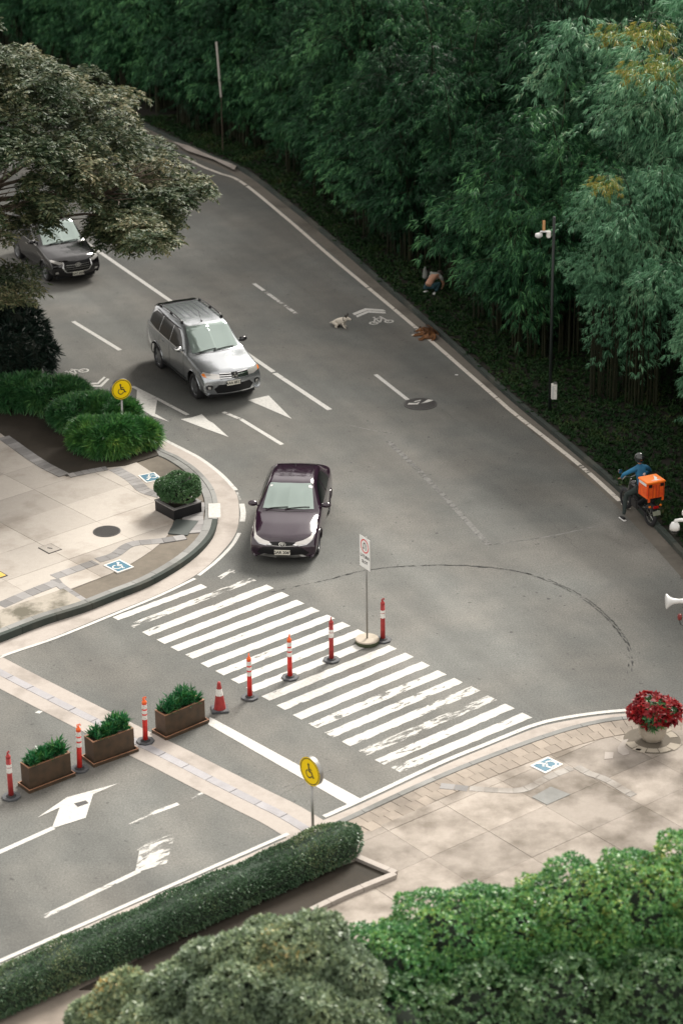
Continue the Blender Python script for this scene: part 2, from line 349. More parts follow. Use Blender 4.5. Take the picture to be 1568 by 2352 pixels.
M['dog_brown'] = mat('brown_fur', (.20, .085, .028), .9, noise=(9, 4, (.09, .040, .018), .4, .65), bump=(40, .5))
M['dog_dark'] = mat('dark_fur', (.03, .022, .016), .9)
M['lamp_strip'] = mat('pale_post', (.42, .40, .36), .5)
M['tyremark'] = mat('tyre_rubber_mark', (.045, .045, .043), .8)
M['seam'] = paint_mat('asphalt_joint', (.150, .147, .137), .70, 1.1, 6)
M['patch'] = paint_mat('asphalt_patch', (.125, .12, .112), .70, 1.0, 3)
# ------------------------------------------------------------------ 2D polyline tools
def cr_curve(pts, step=.25):
    """Catmull-Rom through 2D points, resampled every 'step' metres"""
    P = [Vector(p) for p in pts]; P = [P[0] * 2 - P[1]] + P + [P[-1] * 2 - P[-2]]
    out = []
    for i in range(1, len(P) - 2):
        n = max(2, int((P[i + 1] - P[i]).length / .08))
        for k in range(n):
            t = k / n; a, b, c, d = P[i - 1], P[i], P[i + 1], P[i + 2]
            out.append(.5 * ((2 * b) + (c - a) * t + (2 * a - 5 * b + 4 * c - d) * t * t + (-a + 3 * b - 3 * c + d) * t ** 3))
    out.append(P[-2])
    res = [out[0]]; acc = 0
    for i in range(1, len(out)):
        seg = (out[i] - out[i - 1]).length
        while acc + seg >= step:
            f = (step - acc) / seg; q = out[i - 1].lerp(out[i], f); res.append(q)
            out[i - 1] = q; seg = (out[i] - q).length; acc = 0
        acc += seg
    res.append(out[-1]); return res
def normals(P):
    N = []
    for i in range(len(P)):
        d = (P[min(i + 1, len(P) - 1)] - P[max(i - 1, 0)]); d = Vector(d).normalized(); N.append(Vector((-d.y, d.x)))   # left of travel
    return N
def ribbon(name, P, o0, o1, z, mt, parent=None, z2=None, kind=None):
    """flat strip along P between lateral offsets o0,o1 (left positive)"""
    N = normals(P); mb = MB(); vs = []; fs = []
    z2 = z if z2 is None else z2
    for i, p in enumerate(P):
        a = p + N[i] * o0; b = p + N[i] * o1; vs += [(a.x, a.y, z), (b.x, b.y, z2)]
    for i in range(len(P) - 1):
        f = (2 * i, 2 * i + 2, 2 * i + 3, 2 * i + 1)
        fs.append(f if o1 > o0 else f[::-1])
    mb.add(vs, fs); o = mb.build(name, mt, parent)
    if kind: o['kind'] = kind
    return o
def blocks(name, P, o0, o1, zb, zt, plen, gap, mt, parent, jit=.004, zfun=None, rows=1):
    """solid pieces of length plen along P: each one is an object"""
    N = normals(P); step = (P[1] - P[0]).length; k = max(1, int(round(plen / step))); random.seed(name + str(len(P)))
    out = []
    for r in range(rows):
        a0 = o0 + (o1 - o0) * r / rows + (gap / 2 if rows > 1 else 0); a1 = o0 + (o1 - o0) * (r + 1) / rows - (gap / 2 if rows > 1 else 0)
        i = (k // 2) * (r % 2)
        while i < len(P) - 1:
            j = min(i + k, len(P) - 1); idx = list(range(i, j + 1)); dz = random.uniform(-jit, jit)
            L = []; Rr = []
            for n_, q in enumerate(idx):
                p = P[q].copy()
                if n_ == 0 and (P[min(q + 1, len(P) - 1)] - p).length > gap: p = p + (P[q + 1] - p).normalized() * gap / 2
                if n_ == len(idx) - 1: p = p + (P[q - 1] - p).normalized() * gap / 2
                L.append(p + N[q] * a0); Rr.append(p + N[q] * a1)
            mb = MB(); n = len(idx); vs = []
            ht = lambda q: (zfun(q / (len(P) - 1)) if zfun else zt) + dz
            for m_, q in enumerate(idx): vs += [(L[m_].x, L[m_].y, zb), (Rr[m_].x, Rr[m_].y, zb), (Rr[m_].x, Rr[m_].y, ht(q)), (L[m_].x, L[m_].y, ht(q))]
            fs = []
            for m_ in range(n - 1):
                a = 4 * m_; b = a + 4
                fs += [(a + 3, a + 2, b + 2, b + 3), (a, a + 3, b + 3, b), (a + 1, b + 1, b + 2, a + 2)]
            fs += [(0, 1, 2, 3), (4 * n - 4, 4 * n - 1, 4 * n - 2, 4 * n - 3)]
            mb.add(vs, fs); me = mb.mesh(name)
            bm = bmesh.new(); bm.from_mesh(me); bmesh.ops.recalc_face_normals(bm, faces=bm.faces); bm.to_mesh(me); bm.free()
            out.append(link(name, me, mt, parent)); i = j
    return out
def clip_convex(sub, clip):
    """Sutherland-Hodgman; clip polygon counter-clockwise convex"""
    out = list(sub); n = len(clip)
    for i in range(n):
        a = clip[i]; b = clip[(i + 1) % n]; e = b - a; inp = out; out = []
        if not inp: break
        side = lambda p: e.x * (p.y - a.y) - e.y * (p.x - a.x)
        for k in range(len(inp)):
            p = inp[k]; q = inp[(k + 1) % len(inp)]; sp, sq = side(p), side(q)
            if sp >= 0: out.append(p)
            if (sp >= 0) != (sq >= 0): out.append(p.lerp(q, sp / (sp - sq)))
    return out
def area(p): return sum(p[i].x * p[(i + 1) % len(p)].y - p[(i + 1) % len(p)].x * p[i].y for i in range(len(p))) / 2
def hull(pts):
    pts = sorted([(p.x, p.y) for p in pts]); 
    def half(ps):
        h = []
        for p in ps:
            while len(h) > 1 and (h[-1][0] - h[-2][0]) * (p[1] - h[-2][1]) - (h[-1][1] - h[-2][1]) * (p[0] - h[-2][0]) <= 0: h.pop()
            h.append(p)
        return h
    a = half(pts); b = half(pts[::-1]); return [Vector(p) for p in a[:-1] + b[:-1]]
def slabs(name, clip, ang, w, h, zb, zt, mt, parent, gap=.012, off=(0, 0), skip=None, jit=.003):
    c, s = math.cos(ang), math.sin(ang); ux = Vector((c, s)); uy = Vector((-s, c)); random.seed(name + 's')
    xs = [p.dot(ux) for p in clip]; ys = [p.dot(uy) for p in clip]; n = 0
    i0, i1 = int(math.floor((min(xs) - off[0]) / w)), int(math.ceil((max(xs) - off[0]) / w))
    j0, j1 = int(math.floor((min(ys) - off[1]) / h)), int(math.ceil((max(ys) - off[1]) / h))
    for i in range(i0, i1 + 1):
        for j in range(j0, j1 + 1):
            x0, y0 = off[0] + i * w + gap / 2, off[1] + j * h + gap / 2; x1, y1 = x0 + w - gap, y0 + h - gap
            q = [ux * x + uy * y for x, y in ((x0, y0), (x1, y0), (x1, y1), (x0, y1))]
            p = clip_convex(q, clip)
            if len(p) < 3 or area(p) < .02: continue
            cx = sum(p, Vector((0, 0))) / len(p)
            if skip and skip(cx): continue
            MB().prism([(v.x, v.y) for v in p], zb, zt + random.uniform(-jit, jit)).build(name, mt, parent); n += 1
            if n > 290: return
def inside(p, poly):
    r = False; n = len(poly)
    for i in range(n):
        a, b = poly[i], poly[(i + 1) % n]
        if (a[1] > p[1]) != (b[1] > p[1]) and p[0] < (b[0] - a[0]) * (p[1] - a[1]) / (b[1] - a[1]) + a[0]: r = not r
    return r
def z5(x, y): return (x / 2.4387, y / 2.4387 + 973.6)
def z3(x, y): return (x / 2.4387, y / 2.4387 + 587.9)
def z4(x, y): return (x / 2.4387 + 551.1, y / 2.4387 + 587.9)
def z1(x, y): return (x / 2.4387, y / 2.4387 + 1469.6)
def z2(x, y): return (x / 2.4387 + 551.1, y / 2.4387 + 1515.6)
def zr(x, y): return (x / 2.8123 + 1010.4, y / 2.8123 + 1515.6)
def z7(x, y): return (x / 2.8123 + 1010.4, y / 2.8123 + 918.5)
def zb(x, y): return (x / 1.9988, y / 1.9988 + 1837.0)
def gp(pts, z=0.0): return [G2(p[0], p[1], z) for p in pts]

# ------------------------------------------------------------------ ground and road
gm = MB().sheet([(-300, -150), (300, -150), (300, 500), (-300, 500)], -.06)
tag(gm.build('ground', M['ground']), kind='structure')
KERB_PX = [(-420, 0), (-150, 95), (80, 180), (270, 262), (395, 322), (480, 362), (560, 397), (685, 493), (784, 575), (880, 660), (961, 730), (1043, 802), (1167, 915), (1320, 1043), (1437, 1146), (1568, 1285), (1700, 1440), (1860, 1640)]
KR = cr_curve(gp(KERB_PX), .25)             # foot of the kerb on the bamboo side, travelling towards the camera
far = [Vector((-60, 128)), Vector((-60, 20)), Vector((-30, 20)), Vector((30, 20)), Vector((30, 34))]
road_poly = [(p.x, p.y) for p in KR[::4]] + [(32, 30), (32, 15), (-70, 15), (-70, 125)]
bm = bmesh.new(); vs = [bm.verts.new((x, y, 0)) for x, y in road_poly]; fc = bm.faces.new(vs); bmesh.ops.triangulate(bm, faces=[fc])
bmesh.ops.recalc_face_normals(bm, faces=bm.faces)
me = bpy.data.meshes.new('road'); bm.to_mesh(me); bm.free()
if me.polygons[0].normal.z < 0: me.flip_normals()
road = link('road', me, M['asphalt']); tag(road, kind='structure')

# verge with soil behind the kerb (raised)
kerb_v = empty('kerb'); tag(kerb_v, kind='structure')
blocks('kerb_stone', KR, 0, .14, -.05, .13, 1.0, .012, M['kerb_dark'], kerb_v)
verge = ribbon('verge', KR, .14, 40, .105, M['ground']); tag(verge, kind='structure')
ribbon('gutter_pan', KR, -.42, -.005, .004, slab_mat('dirty_gutter', (.15, .135, .115), (.10, .09, .075), (.06, .055, .045), .0), road)
pad = MB().sheet([tuple(p) for p in gp([(395, 330), (440, 342), (545, 385), (538, 396), (490, 372), (430, 352)])], .125)
tag(pad.build('concrete_pad', M['gutter'], verge))

# edge lines, lane lines
def poly_mark(name, pts, mt, z=.004):
    p = [tuple(G2(*q)) for q in pts]; return MB().sheet(p, z).build(name, mt, road)
def line_mark(name, a, b, w, mt, z=.004):
    a = G2(*a); b = G2(*b); return ribbon(name, [a, a.lerp(b, .5), b], -w / 2, w / 2, z, mt, road)
EDGE = cr_curve(gp([(60, 195), (260, 275), (440, 370), (500, 396), (555, 418), (660, 503), (758, 588), (860, 673), (961, 758), (1137, 912), (1181, 950), (1330, 1068), (1423, 1151)]), .3)
ribbon('edge_line', EDGE, -.07, .07, .008, M['paint_line'], road)
line_mark('edge_line', (1430, 1157), (1444, 1170), .13, M['paint_line'], .008)
LE1 = cr_curve(gp([z5(905, 82), z5(1040, 150), z5(1130, 200), z5(1240, 285), z5(1322, 372)]), .25)
ribbon('edge_line', LE1, -.055, .055, .006, M['paint'], road)
ribbon('edge_line', cr_curve(gp([z5(1354, 448), z5(1362, 500), z5(1357, 548)]), .2), -.07, .07, .006, M['paint'], road)
ribbon('edge_line', cr_curve(gp([z5(1328, 385), z5(1345, 430)]), .2), -.03, .03, .006, M['paint_worn'], road)
ribbon('edge_line', cr_curve(gp([z5(1340, 612), z5(1300, 680), z5(1215, 768), z5(1112, 850)]), .2), -.05, .05, .006, M['paint'], road)
ribbon('edge_line', cr_curve(gp([z5(1092, 868), z5(900, 960), z5(640, 1068), z5(300, 1205), z5(0, 1308), (-260, 1610)]), .3), -.05, .05, .010, M['paint'], road)
RL_PX = [(744, 1877), (830, 1838), (1010, 1754), (1117, 1710), (1180, 1684), (1224, 1667), (1277, 1653), (1366, 1639), (1446, 1632), (1530, 1632), (1620, 1640)]
RL = cr_curve(gp(RL_PX), .25)
ribbon('edge_line', RL, -.06, .06, .010, M['paint'], road)
ribbon('edge_line', cr_curve(gp([(-120, 2263), (0, 2209), (330, 2063), (662, 1916)]), .4), -.05, .05, .010, M['paint'], road)
line_mark('lane_line', (60, 462), (628, 854), .15, M['paint']); line_mark('lane_line', (631, 857), (757, 941), .16, M['paint'])
line_mark('lane_line', (168, 738), (276, 804), .14, M['paint']); line_mark('lane_line', (-80, 590), (20, 650), .14, M['paint'])
line_mark('lane_line', (583, 651), (606, 667), .13, M['paint']); line_mark('lane_line', (611, 671), (680, 720), .13, M['paint_worn'])
line_mark('lane_line', (862, 860), (936, 918), .13, M['paint'])
line_mark('lane_line', z3(1250, 874), z3(1350, 915), .12, M['paint_worn']); line_mark('lane_line', z3(1345, 912), (648, 1021), .13, M['paint'])
line_mark('lane_line', z3(742, 730), z3(920, 820), .12, M['paint']); line_mark('lane_line', z3(915, 818), z3(1052, 890), .12, M['paint_scarred'])
line_mark('lane_line', z3(696, 800), z3(765, 838), .11, M['paint'])
line_mark('lane_line', z1(300, 1055), z1(-200, 1280), .13, M['paint']); 
line_mark('lane_line', zb(640, 328), zb(200, 540), .12, M['paint_scarred'])
line_mark('lane_line', z1(720, 1040), z1(850, 975), .07, M['paint_worn']); line_mark('lane_line', z1(850, 975), z1(1000, 920), .12, M['paint_scarred']); line_mark('lane_line', z1(1045, 895), z1(1155, 852), .10, M['paint_worn'])
poly_mark('paint_dab', [z1(195, 410), z1(215, 398), z1(240, 402), z1(222, 415)], M['paint'])
poly_mark('paint_dab', [z1(1105, 825), z1(1130, 820), z1(1135, 832), z1(1110, 836)], M['paint_worn'])
# turn arrows
poly_mark('lane_arrow', [z3(768, 742), z3(880, 810), z3(868, 884), z3(945, 928), z3(850, 896), z3(762, 838)], M['paint'], .008)
poly_mark('lane_arrow', [z3(1012, 915), z3(1075, 905), z3(1130, 887), z3(1166, 922), z3(1195, 938), z3(1280, 1015), z3(1150, 968)], M['paint'], .008)
poly_mark('lane_arrow', [z4(45, 808), z4(160, 782), z4(290, 913)], M['paint'], .008)
poly_mark('lane_arrow', [z1(662, 807), z1(375, 885), z1(210, 998), z1(335, 942), z1(290, 1060), z1(480, 1000), z1(522, 868)], M['paint'], .008)
poly_mark('lane_arrow', [zb(800, 158), zb(690, 192), zb(628, 234), zb(640, 236), zb(620, 338), zb(765, 295), zb(797, 182)], M['paint_worn'], .008)
MB().prism([tuple(G2(*z1(*q))) for q in ((415, 920), (480, 903), (497, 918), (436, 940))], 0, .012).build('valve_cover', M['metal_cover'], road)
# crosswalk
LP = [(258, 1418), (292, 1435), (325, 1452), (360, 1470), (392, 1487), (425, 1504), (460, 1524), (495, 1542), (530, 1561), (565, 1580), (600, 1600), (635, 1621), (672, 1643), (708, 1663), (745, 1684), (784, 1704), (822, 1725), (860, 1746), (898, 1764)]
RP = [(462, 1342), (575, 1327), (612, 1343), (647, 1360), (681, 1378), (716, 1395), (751, 1412), (786, 1429), (822, 1446), (858, 1464), (893, 1482), (931, 1500), (968, 1520), (1005, 1540), (1043, 1558), (1082, 1577), (1120, 1598), (1160, 1617), (1200, 1638)]
WORN = {0: 'paint', 1: 'paint_worn', 2: 'paint_scarred', 5: 'paint_scarred', 13: 'paint_scarred', 14: 'paint_scarred', 15: 'paint_scarred', 16: 'paint_worn', 17: 'paint_scarred', 18: 'paint_scarred'}
for i, (a, b) in enumerate(zip(LP, RP)):
    A = G2(*a); B = G2(*b); d = (B - A).normalized(); n = Vector((d.y, -d.x)); s = Vector((.656, -.755))
    w = .29 if i not in (0, 1) else .24
    q = [A, A + s * w, B + s * w, B]
    rs = random.Random(i); pts = []
    m = 26
    for k in range(m + 1): pts.append(q[0].lerp(q[3], k / m) + s * rs.uniform(-.012, .012))
    for k in range(m, -1, -1): pts.append(q[1].lerp(q[2], k / m) + s * rs.uniform(-.014, .014))
    MB().sheet([tuple(p) for p in pts], .005).build('crosswalk_stripe', M[WORN.get(i, 'paint')], road)
poly_mark('crosswalk_stripe', [(500, 1325), (528, 1308), (546, 1311), (538, 1317), (528, 1316), (508, 1330)], M['paint_worn'])
poly_mark('stop_line', [(482, 1648), (498, 1656), (832, 1838), (800, 1850), (478, 1665)], M['paint'], .006)
# drain channel across the road
CH = [z1(0, 182), z1(560, 475), z1(760, 570), z1(1150, 765), z1(1568, 978), (700, 1906)]
dr = cr_curve(gp([(-110, 1485), z1(0, 183), z1(300, 338), z1(560, 470), z1(760, 572), z1(950, 665), z1(1150, 768), z1(1400, 895), z1(1568, 978), (702, 1906)]), .25)
ribbon('drain_edging', dr, .11, .50, .006, M['gutter'], road); ribbon('drain_edging', dr, -.11, -.50, .006, M['gutter'], road)
blocks('drain_cover', dr, -.105, .105, -.02, .010, .75, .02, M['channel'], road, .002)
# joints and old patches
def seam(pts, w, mt='seam', z=.003):
    ribbon('asphalt_joint', cr_curve(gp(pts), .3), -w / 2, w / 2, z, M[mt], road)
seam([(890, 1012), (1000, 1120), (1122, 1252)], .16); seam([(1122, 1252), (1260, 1232), (1372, 1208)], .06)
seam([(795, 975), (890, 995), (905, 990)], .04); seam([(560, 1870), (640, 1815), (760, 1770)], .03, 'patch'); seam([(1190, 1630), (1250, 1650), (1215, 1668)], .02, 'patch')
#poly_mark('asphalt_patch', [(1124, 1256), (1372, 1210), (1480, 1300), (1260, 1330), (1180, 1310)], M['patch'], .002)
mb = MB(); random.seed(17)
for (a, b) in (((560, 1868), (700, 1800)), ((1240, 1180), (1330, 1260)), ((820, 770), (816, 800)), ((1000, 1180), (1080, 1150)), ((420, 1760), (520, 1850)), ((610, 470), (760, 640)), ((950, 900), (1120, 1010)), ((30, 1560), (150, 1590))):
    A, B = G2(*a), G2(*b); n_ = max(4, int((B - A).length / .18)); pr = A; nv = Vector((-(B - A).y, (B - A).x)).normalized()
    for k in range(1, n_ + 1):
        q = A.lerp(B, k / n_) + nv * random.uniform(-.07, .07); w = nv * random.uniform(.004, .011)
        mb.add([(pr.x, pr.y, .0025), (q.x, q.y, .0025), (q.x + w.x, q.y + w.y, .0025), (pr.x + w.x, pr.y + w.y, .0025)], [(0, 1, 2, 3)]); pr = q
for k in range(130):
    q = G2(random.uniform(300, 1450), random.uniform(560, 1560)); r_ = random.uniform(.012, .045); sg = [(q.x + r_ * math.cos(R(60 * j)) * random.uniform(.6, 1.3), q.y + r_ * math.sin(R(60 * j)) * random.uniform(.6, 1.3)) for j in range(6)]; mb.sheet(sg, .003)
tag(mb.build('crack', M['tyremark'], road), kind='stuff')
mb = MB(); random.seed(7)
arc = cr_curve(gp([(620, 1362), (700, 1345), (780, 1326), (850, 1310), (950, 1301), (1050, 1300), (1150, 1308), (1220, 1322), (1290, 1350), (1350, 1385), (1395, 1425), (1430, 1470), (1443, 1505), (1441, 1550)]), .05)
Na = normals(arc); n = len(arc)
for i in range(0, n - 4):
    dens = .25 + .6 * min(1, i / n * 3) if i < n * .9 else .25
    for o in (0, .07 if i > n * .55 else .03):
        if random.random() < dens * .75:
            L = random.choice((1, 2, 3)); j = min(i + L, n - 1); w = random.uniform(.012, .035); oo = o + random.uniform(-.02, .02)
            a, b = arc[i] + Na[i] * oo, arc[j] + Na[j] * (oo + .01)
            mb.add([(a.x, a.y, .004), (b.x, b.y, .004), (b.x + Na[j].x * w, b.y + Na[j].y * w, .004), (a.x + Na[i].x * w, a.y + Na[i].y * w, .004)], [(0, 1, 2, 3)])
tag(mb.build('tyre_mark', M['tyremark'], road), kind='stuff')

# cycle lane symbols
def bicycle_symbol(a, b, c, flip=False):
    """a,b: px of the two wheel centres; c: px of the top of the symbol between them"""
    A, B, C = G2(*a), G2(*b), G2(*c); u = (B - A); Ln = u.length; u.normalize(); w = C - (A + B) / 2; v = (w - u * w.dot(u)); H = v.length; v.normalize()
    Mt = Matrix(((u.x, v.x, 0, A.x), (u.y, v.y, 0, A.y), (0, 0, 1, 0), (0, 0, 0, 1))); mb = MB(); r = Ln * .30; z = .007
    mb.ring((0, 0), r - .055, r, z, M=Mt); mb.ring((Ln, 0), r - .055, r, z, M=Mt)
    def st(p, q, w=.05):
        p = Vector(p); q = Vector(q); d = (q - p).normalized(); n = Vector((-d.y, d.x)) * w / 2
        mb.sheet([tuple(p - n), tuple(q - n), tuple(q + n), tuple(p + n)], z, Mt)
    st((0, 0), (Ln * .33, H * .75)); st((Ln * .33, H * .75), (Ln * .78, H * .75)); st((Ln * .42, 0), (Ln * .33, H)); st((Ln * .42, 0), (Ln * .78, H * .75)); st((Ln, 0), (Ln * .76, H), .06)
    st((0, 0), (Ln * .42, 0)); st((Ln * .25, H), (Ln * .42, H), .06); st((Ln * .68, H), (Ln * .84, H), .06)
    mb.build('cycle_symbol', M['paint'], road)
bicycle_symbol((858, 742), (893, 738), (874, 727)); bicycle_symbol((163, 863), (192, 851), (172, 845))
for ps in ([(809, 720), (838, 708), (880, 711), (886, 715), (842, 713), (814, 724)], [(817, 725), (843, 714), (884, 716), (886, 720), (846, 718), (820, 729)]):
    poly_mark('cycle_chevron', ps, M['paint'], .007)
for ps in ([z3(487, 712), z3(545, 710), z3(582, 676), z3(592, 680), z3(552, 717), z3(495, 722)], [z3(510, 725), z3(560, 724), z3(600, 686), z3(613, 690), z3(570, 733), z3(520, 733)]):
    poly_mark('cycle_chevron', ps, M['paint'], .007)

# ------------------------------------------------------------------ left plaza
ZL = .10
KL_PX = [(-260, 1592), z5(-200, 1300), z5(0, 1230), z5(250, 1132), z5(480, 1058), z5(650, 990), z5(860, 903), z5(1060, 780), z5(1180, 662), z5(1218, 560), z5(1218, 450), z5(1185, 365), z5(1105, 275), z5(1000, 203), z5(900, 155), (335, 1003), (275, 955), (200, 912), (100, 866), (0, 812), (-150, 722), (-400, 560)]
KL = cr_curve(gp(KL_PX), .25)
plaza = empty('plaza_pavement'); tag(plaza, kind='structure')
blocks('kerb_stone', KL, 0, .13, -.05, .12, 1.0, .010, M['kerb_dark'], plaza, .002, zfun=lambda t: .22 - .10 * min(1, t / .36))
blocks('kerb_top', KL, .135, .34, -.05, .12, .75, .010, M['kerb'], plaza, .002, zfun=lambda t: .20 - .09 * min(1, t / .36))
for o_ in plaza.children:
    if o_.name.startswith('kerb_stone') and sum(v.co.y for v in o_.data.vertices) / len(o_.data.vertices) > 57.4: o_.data.materials.clear(); o_.data.materials.append(M['kerb'])
GLc = cr_curve(gp([(-260, 1606), z5(0, 1306), z5(300, 1195), z5(600, 1072), z5(900, 950), z5(1110, 838), z5(1250, 710), z5(1325, 600), z5(1338, 470), z5(1315, 375), z5(1225, 270), z5(1100, 182), z5(985, 125), z5(900, 92)]), .25)
# gutter surface between the outer line and the kerb foot
mb = MB(); nA = len(GLc); kk = [p for p in KL if p.y < GLc[-1].y + .6 or p.x < -9]
KLs = KL[:]
vs = []; fs = []
for i, p in enumerate(GLc):
    q = min(KLs, key=lambda c: (c - p).length_squared); vs += [(p.x, p.y, .004), (q.x, q.y, .012)]
for i in range(nA - 1): fs.append((2 * i, 2 * i + 2, 2 * i + 3, 2 * i + 1)[::-1])
mb.add(vs, fs); go = mb.build('gutter', M['gutter'], plaza)
bmm = bmesh.new(); bmm.from_mesh(go.data); bmesh.ops.recalc_face_normals(bmm, faces=bmm.faces); bmm.to_mesh(go.data); bmm.free()
inner = [p + n * .345 for p, n in zip(KL, normals(KL))]
core = [p for p in inner[::3]] + [Vector((-60, 100)), Vector((-60, 45))]
clipL = hull([p for p in inner[::2] if p.y < 64] + [Vector((-22, 62)), Vector((-22, 46)), Vector((-18, 46))])
bm = bmesh.new(); vs = [bm.verts.new((p.x, p.y, .05)) for p in core]; fc = bm.faces.new(vs); bmesh.ops.triangulate(bm, faces=[fc]); me = bpy.data.meshes.new('plaza_base'); bm.to_mesh(me); bm.free()
if me.polygons[0].normal.z < 0: me.flip_normals()
link('plaza_base', me, M['wash'], plaza)
# the pebble-wash margin: slabs stop short of the kerb
mar = [p + n * 1.15 for p, n in zip(KL, normals(KL))]
clipS = hull([p for p in mar[::2] if p.y < 63] + [Vector((-22, 70)), Vector((-22, 50.0))])
wash = [p for p in inner if p.y < 62.5]
bed_px = [z5(-300, -20), z5(0, 50), z5(250, 232), z5(375, 295), z5(600, 245), z5(700, 235), z5(890, 175), (355, 1030), (325, 1004), (265, 960), (190, 920), (90, 876), (-10, 824), (-160, 740), (-300, 800)]
BED = gp(bed_px, ZL)
slabs('paving_slab', clipS, R(40.5), 1.9, 1.45, .05, ZL, M['slab'], plaza, .009, (0.3, .2), skip=lambda c: inside(c, BED))
MB().prism([tuple(p) for p in hull([p for p in inner[::2] if p.y < 63.0] + [Vector((-22, 70)), Vector((-22, 48))])], .04, ZL - .016).build('pebble_wash', M['wash'], plaza)
# bed
MB().prism([tuple(p) for p in BED], .05, ZL + .012).build('planting_bed', M['soil'], plaza)
def band(name, pts, w, mt, plen, rows=1, zt=ZL + .006, parent=None, z=ZL):
    P = cr_curve(gp(pts, z), .1); blocks(name, P, -w / 2, w / 2, .05, zt, plen, .010, mt, parent or plaza, .002, rows=rows)
band('grey_paver', [z5(0, 1020), z5(150, 955), z5(320, 888)], .36, M['paver_grey'], .3)
band('grey_paver', [z5(300, 858), z5(430, 812), z5(535, 775)], .32, M['paver_grey'], .3)
band('grey_paver', [z5(545, 765), z5(640, 735), z5(735, 675), z5(900, 655), z5(1040, 632)], .30, M['paver_grey'], .25)
band('grey_paver', [z5(640, 250), z5(740, 310), z5(810, 372), z5(905, 402)], .36, M['paver_grey'], .2)
band('grey_paver', [z5(20, 75), z5(220, 215), z5(360, 290)], .34, M['paver_grey'], .25, zt=ZL + .02)
band('grey_paver', [z5(385, 292), z5(500, 268), z5(600, 250)], .26, M['paver_grey'], .25, zt=ZL + .02)
band('grey_paver', [z5(305, 870), z5(350, 915), z5(480, 1000)], .22, M['paver_grey'], .25)
band('grey_paver', [z5(1100, 440), z5(1080, 520), z5(1100, 610)], .55, M['paver_grey'], .3)
MB().prism([tuple(p) for p in gp([z5(985, 535), z5(1112, 545), z5(1050, 625), z5(940, 615)], ZL)], .05, ZL + .012).build('dark_panel', M['grate'], plaza)
MB().prism([tuple(p) for p in gp([z5(0, 1045), z5(355, 925), z5(470, 1000), z5(250, 1075), z5(0, 1160)], ZL)], .05, ZL + .008).build('stained_slab', slab_mat('stained_slab', (.36, .33, .28), (.27, .24, .2), (.11, .10, .075), 0, .48, .62, 1.2), plaza)
ribbon('white_kerb_mark', cr_curve(gp([z5(1200, 448), z5(1202, 528)], .125), .2), -.16, .16, .142, M['paint'], plaza)

# ------------------------------------------------------------------ right plaza
plaza2 = empty('forecourt_pavement'); tag(plaza2, kind='structure')
ZR = .08
GR = cr_curve(gp([(-140, 2297), (0, 2236), (330, 2090), (640, 1950), (700, 1925), (731, 1914), (797, 1884), (990, 1795), (1152, 1730), (1277, 1686), (1366, 1663), (1446, 1652), (1540, 1650), (1640, 1656), (1760, 1680)]), .25)
GO = cr_curve(gp([(-140, 2271), (0, 2216), (330, 2070), (662, 1924), (735, 1888), (830, 1847), (1010, 1763), (1117, 1718), (1224, 1675), (1277, 1661), (1366, 1646), (1446, 1639), (1540, 1639), (1640, 1644), (1760, 1660)]), .25)
vs = []; fs = []
for i, p in enumerate(GO):
    q = min(GR, key=lambda c: (c - p).length_squared); vs += [(p.x, p.y, .004), (q.x, q.y, .012)]
for i in range(len(GO) - 1): fs.append((2 * i, 2 * i + 1, 2 * i + 3, 2 * i + 2))
o = MB().add(vs, fs).build('gutter', M['gutter'], plaza2)
bmm = bmesh.new(); bmm.from_mesh(o.data); bmesh.ops.recalc_face_normals(bmm, faces=bmm.faces); bmm.to_mesh(o.data); bmm.free()
if o.data.polygons[3].normal.z < 0: o.data.flip_normals()
if go.data.polygons[3].normal.z < 0: go.data.flip_normals()
blocks('kerb_stone', GR, 0, -.14, -.05, ZR + .01, 1.0, .010, M['kerb'], plaza2, .002)
in2 = [p - n * .145 for p, n in zip(GR, normals(GR))]
clip2 = hull(in2[::2] + [Vector((20, 44)), Vector((20, 18)), Vector((-12, 18)), Vector((-12, 33))])
MB().prism([(p.x, p.y) for p in in2[::2]] + [(24, 44), (24, 15), (-14, 15), (-14, 32)], .0, ZR - .012).build('plaza_base', M['paver_brown'], plaza2)
sw = [i for i, p in enumerate(GR) if p.x > -.2 and p.x < 9.0]
bl = [GR[i] for i in sw]; P2 = cr_curve(bl[::3], .1)
blocks('brown_paver', P2, -.16, -.76, .03, ZR, .3, .012, M['paver_brown'], plaza2, .002, rows=2)
in3 = [p - n * .79 for p, n in zip(GR, normals(GR))]
clip3 = hull([p for p in in3[::2] if p.x > -1.0] + [Vector((16, 47.0)), Vector((16, 31)), Vector((-2.6, 31)), Vector((-1.6, 40.4))])
slabs('paving_slab', clip3, R(38), 1.55, 1.3, .03, ZR, M['slab_r'], plaza2, .008, (.2, .1))
M['pale_r'] = slab_mat('pale_forecourt_paver', (.36, .34, .31), (.29, .27, .25), (.15, .13, .11), .12, .45, .65, .6)
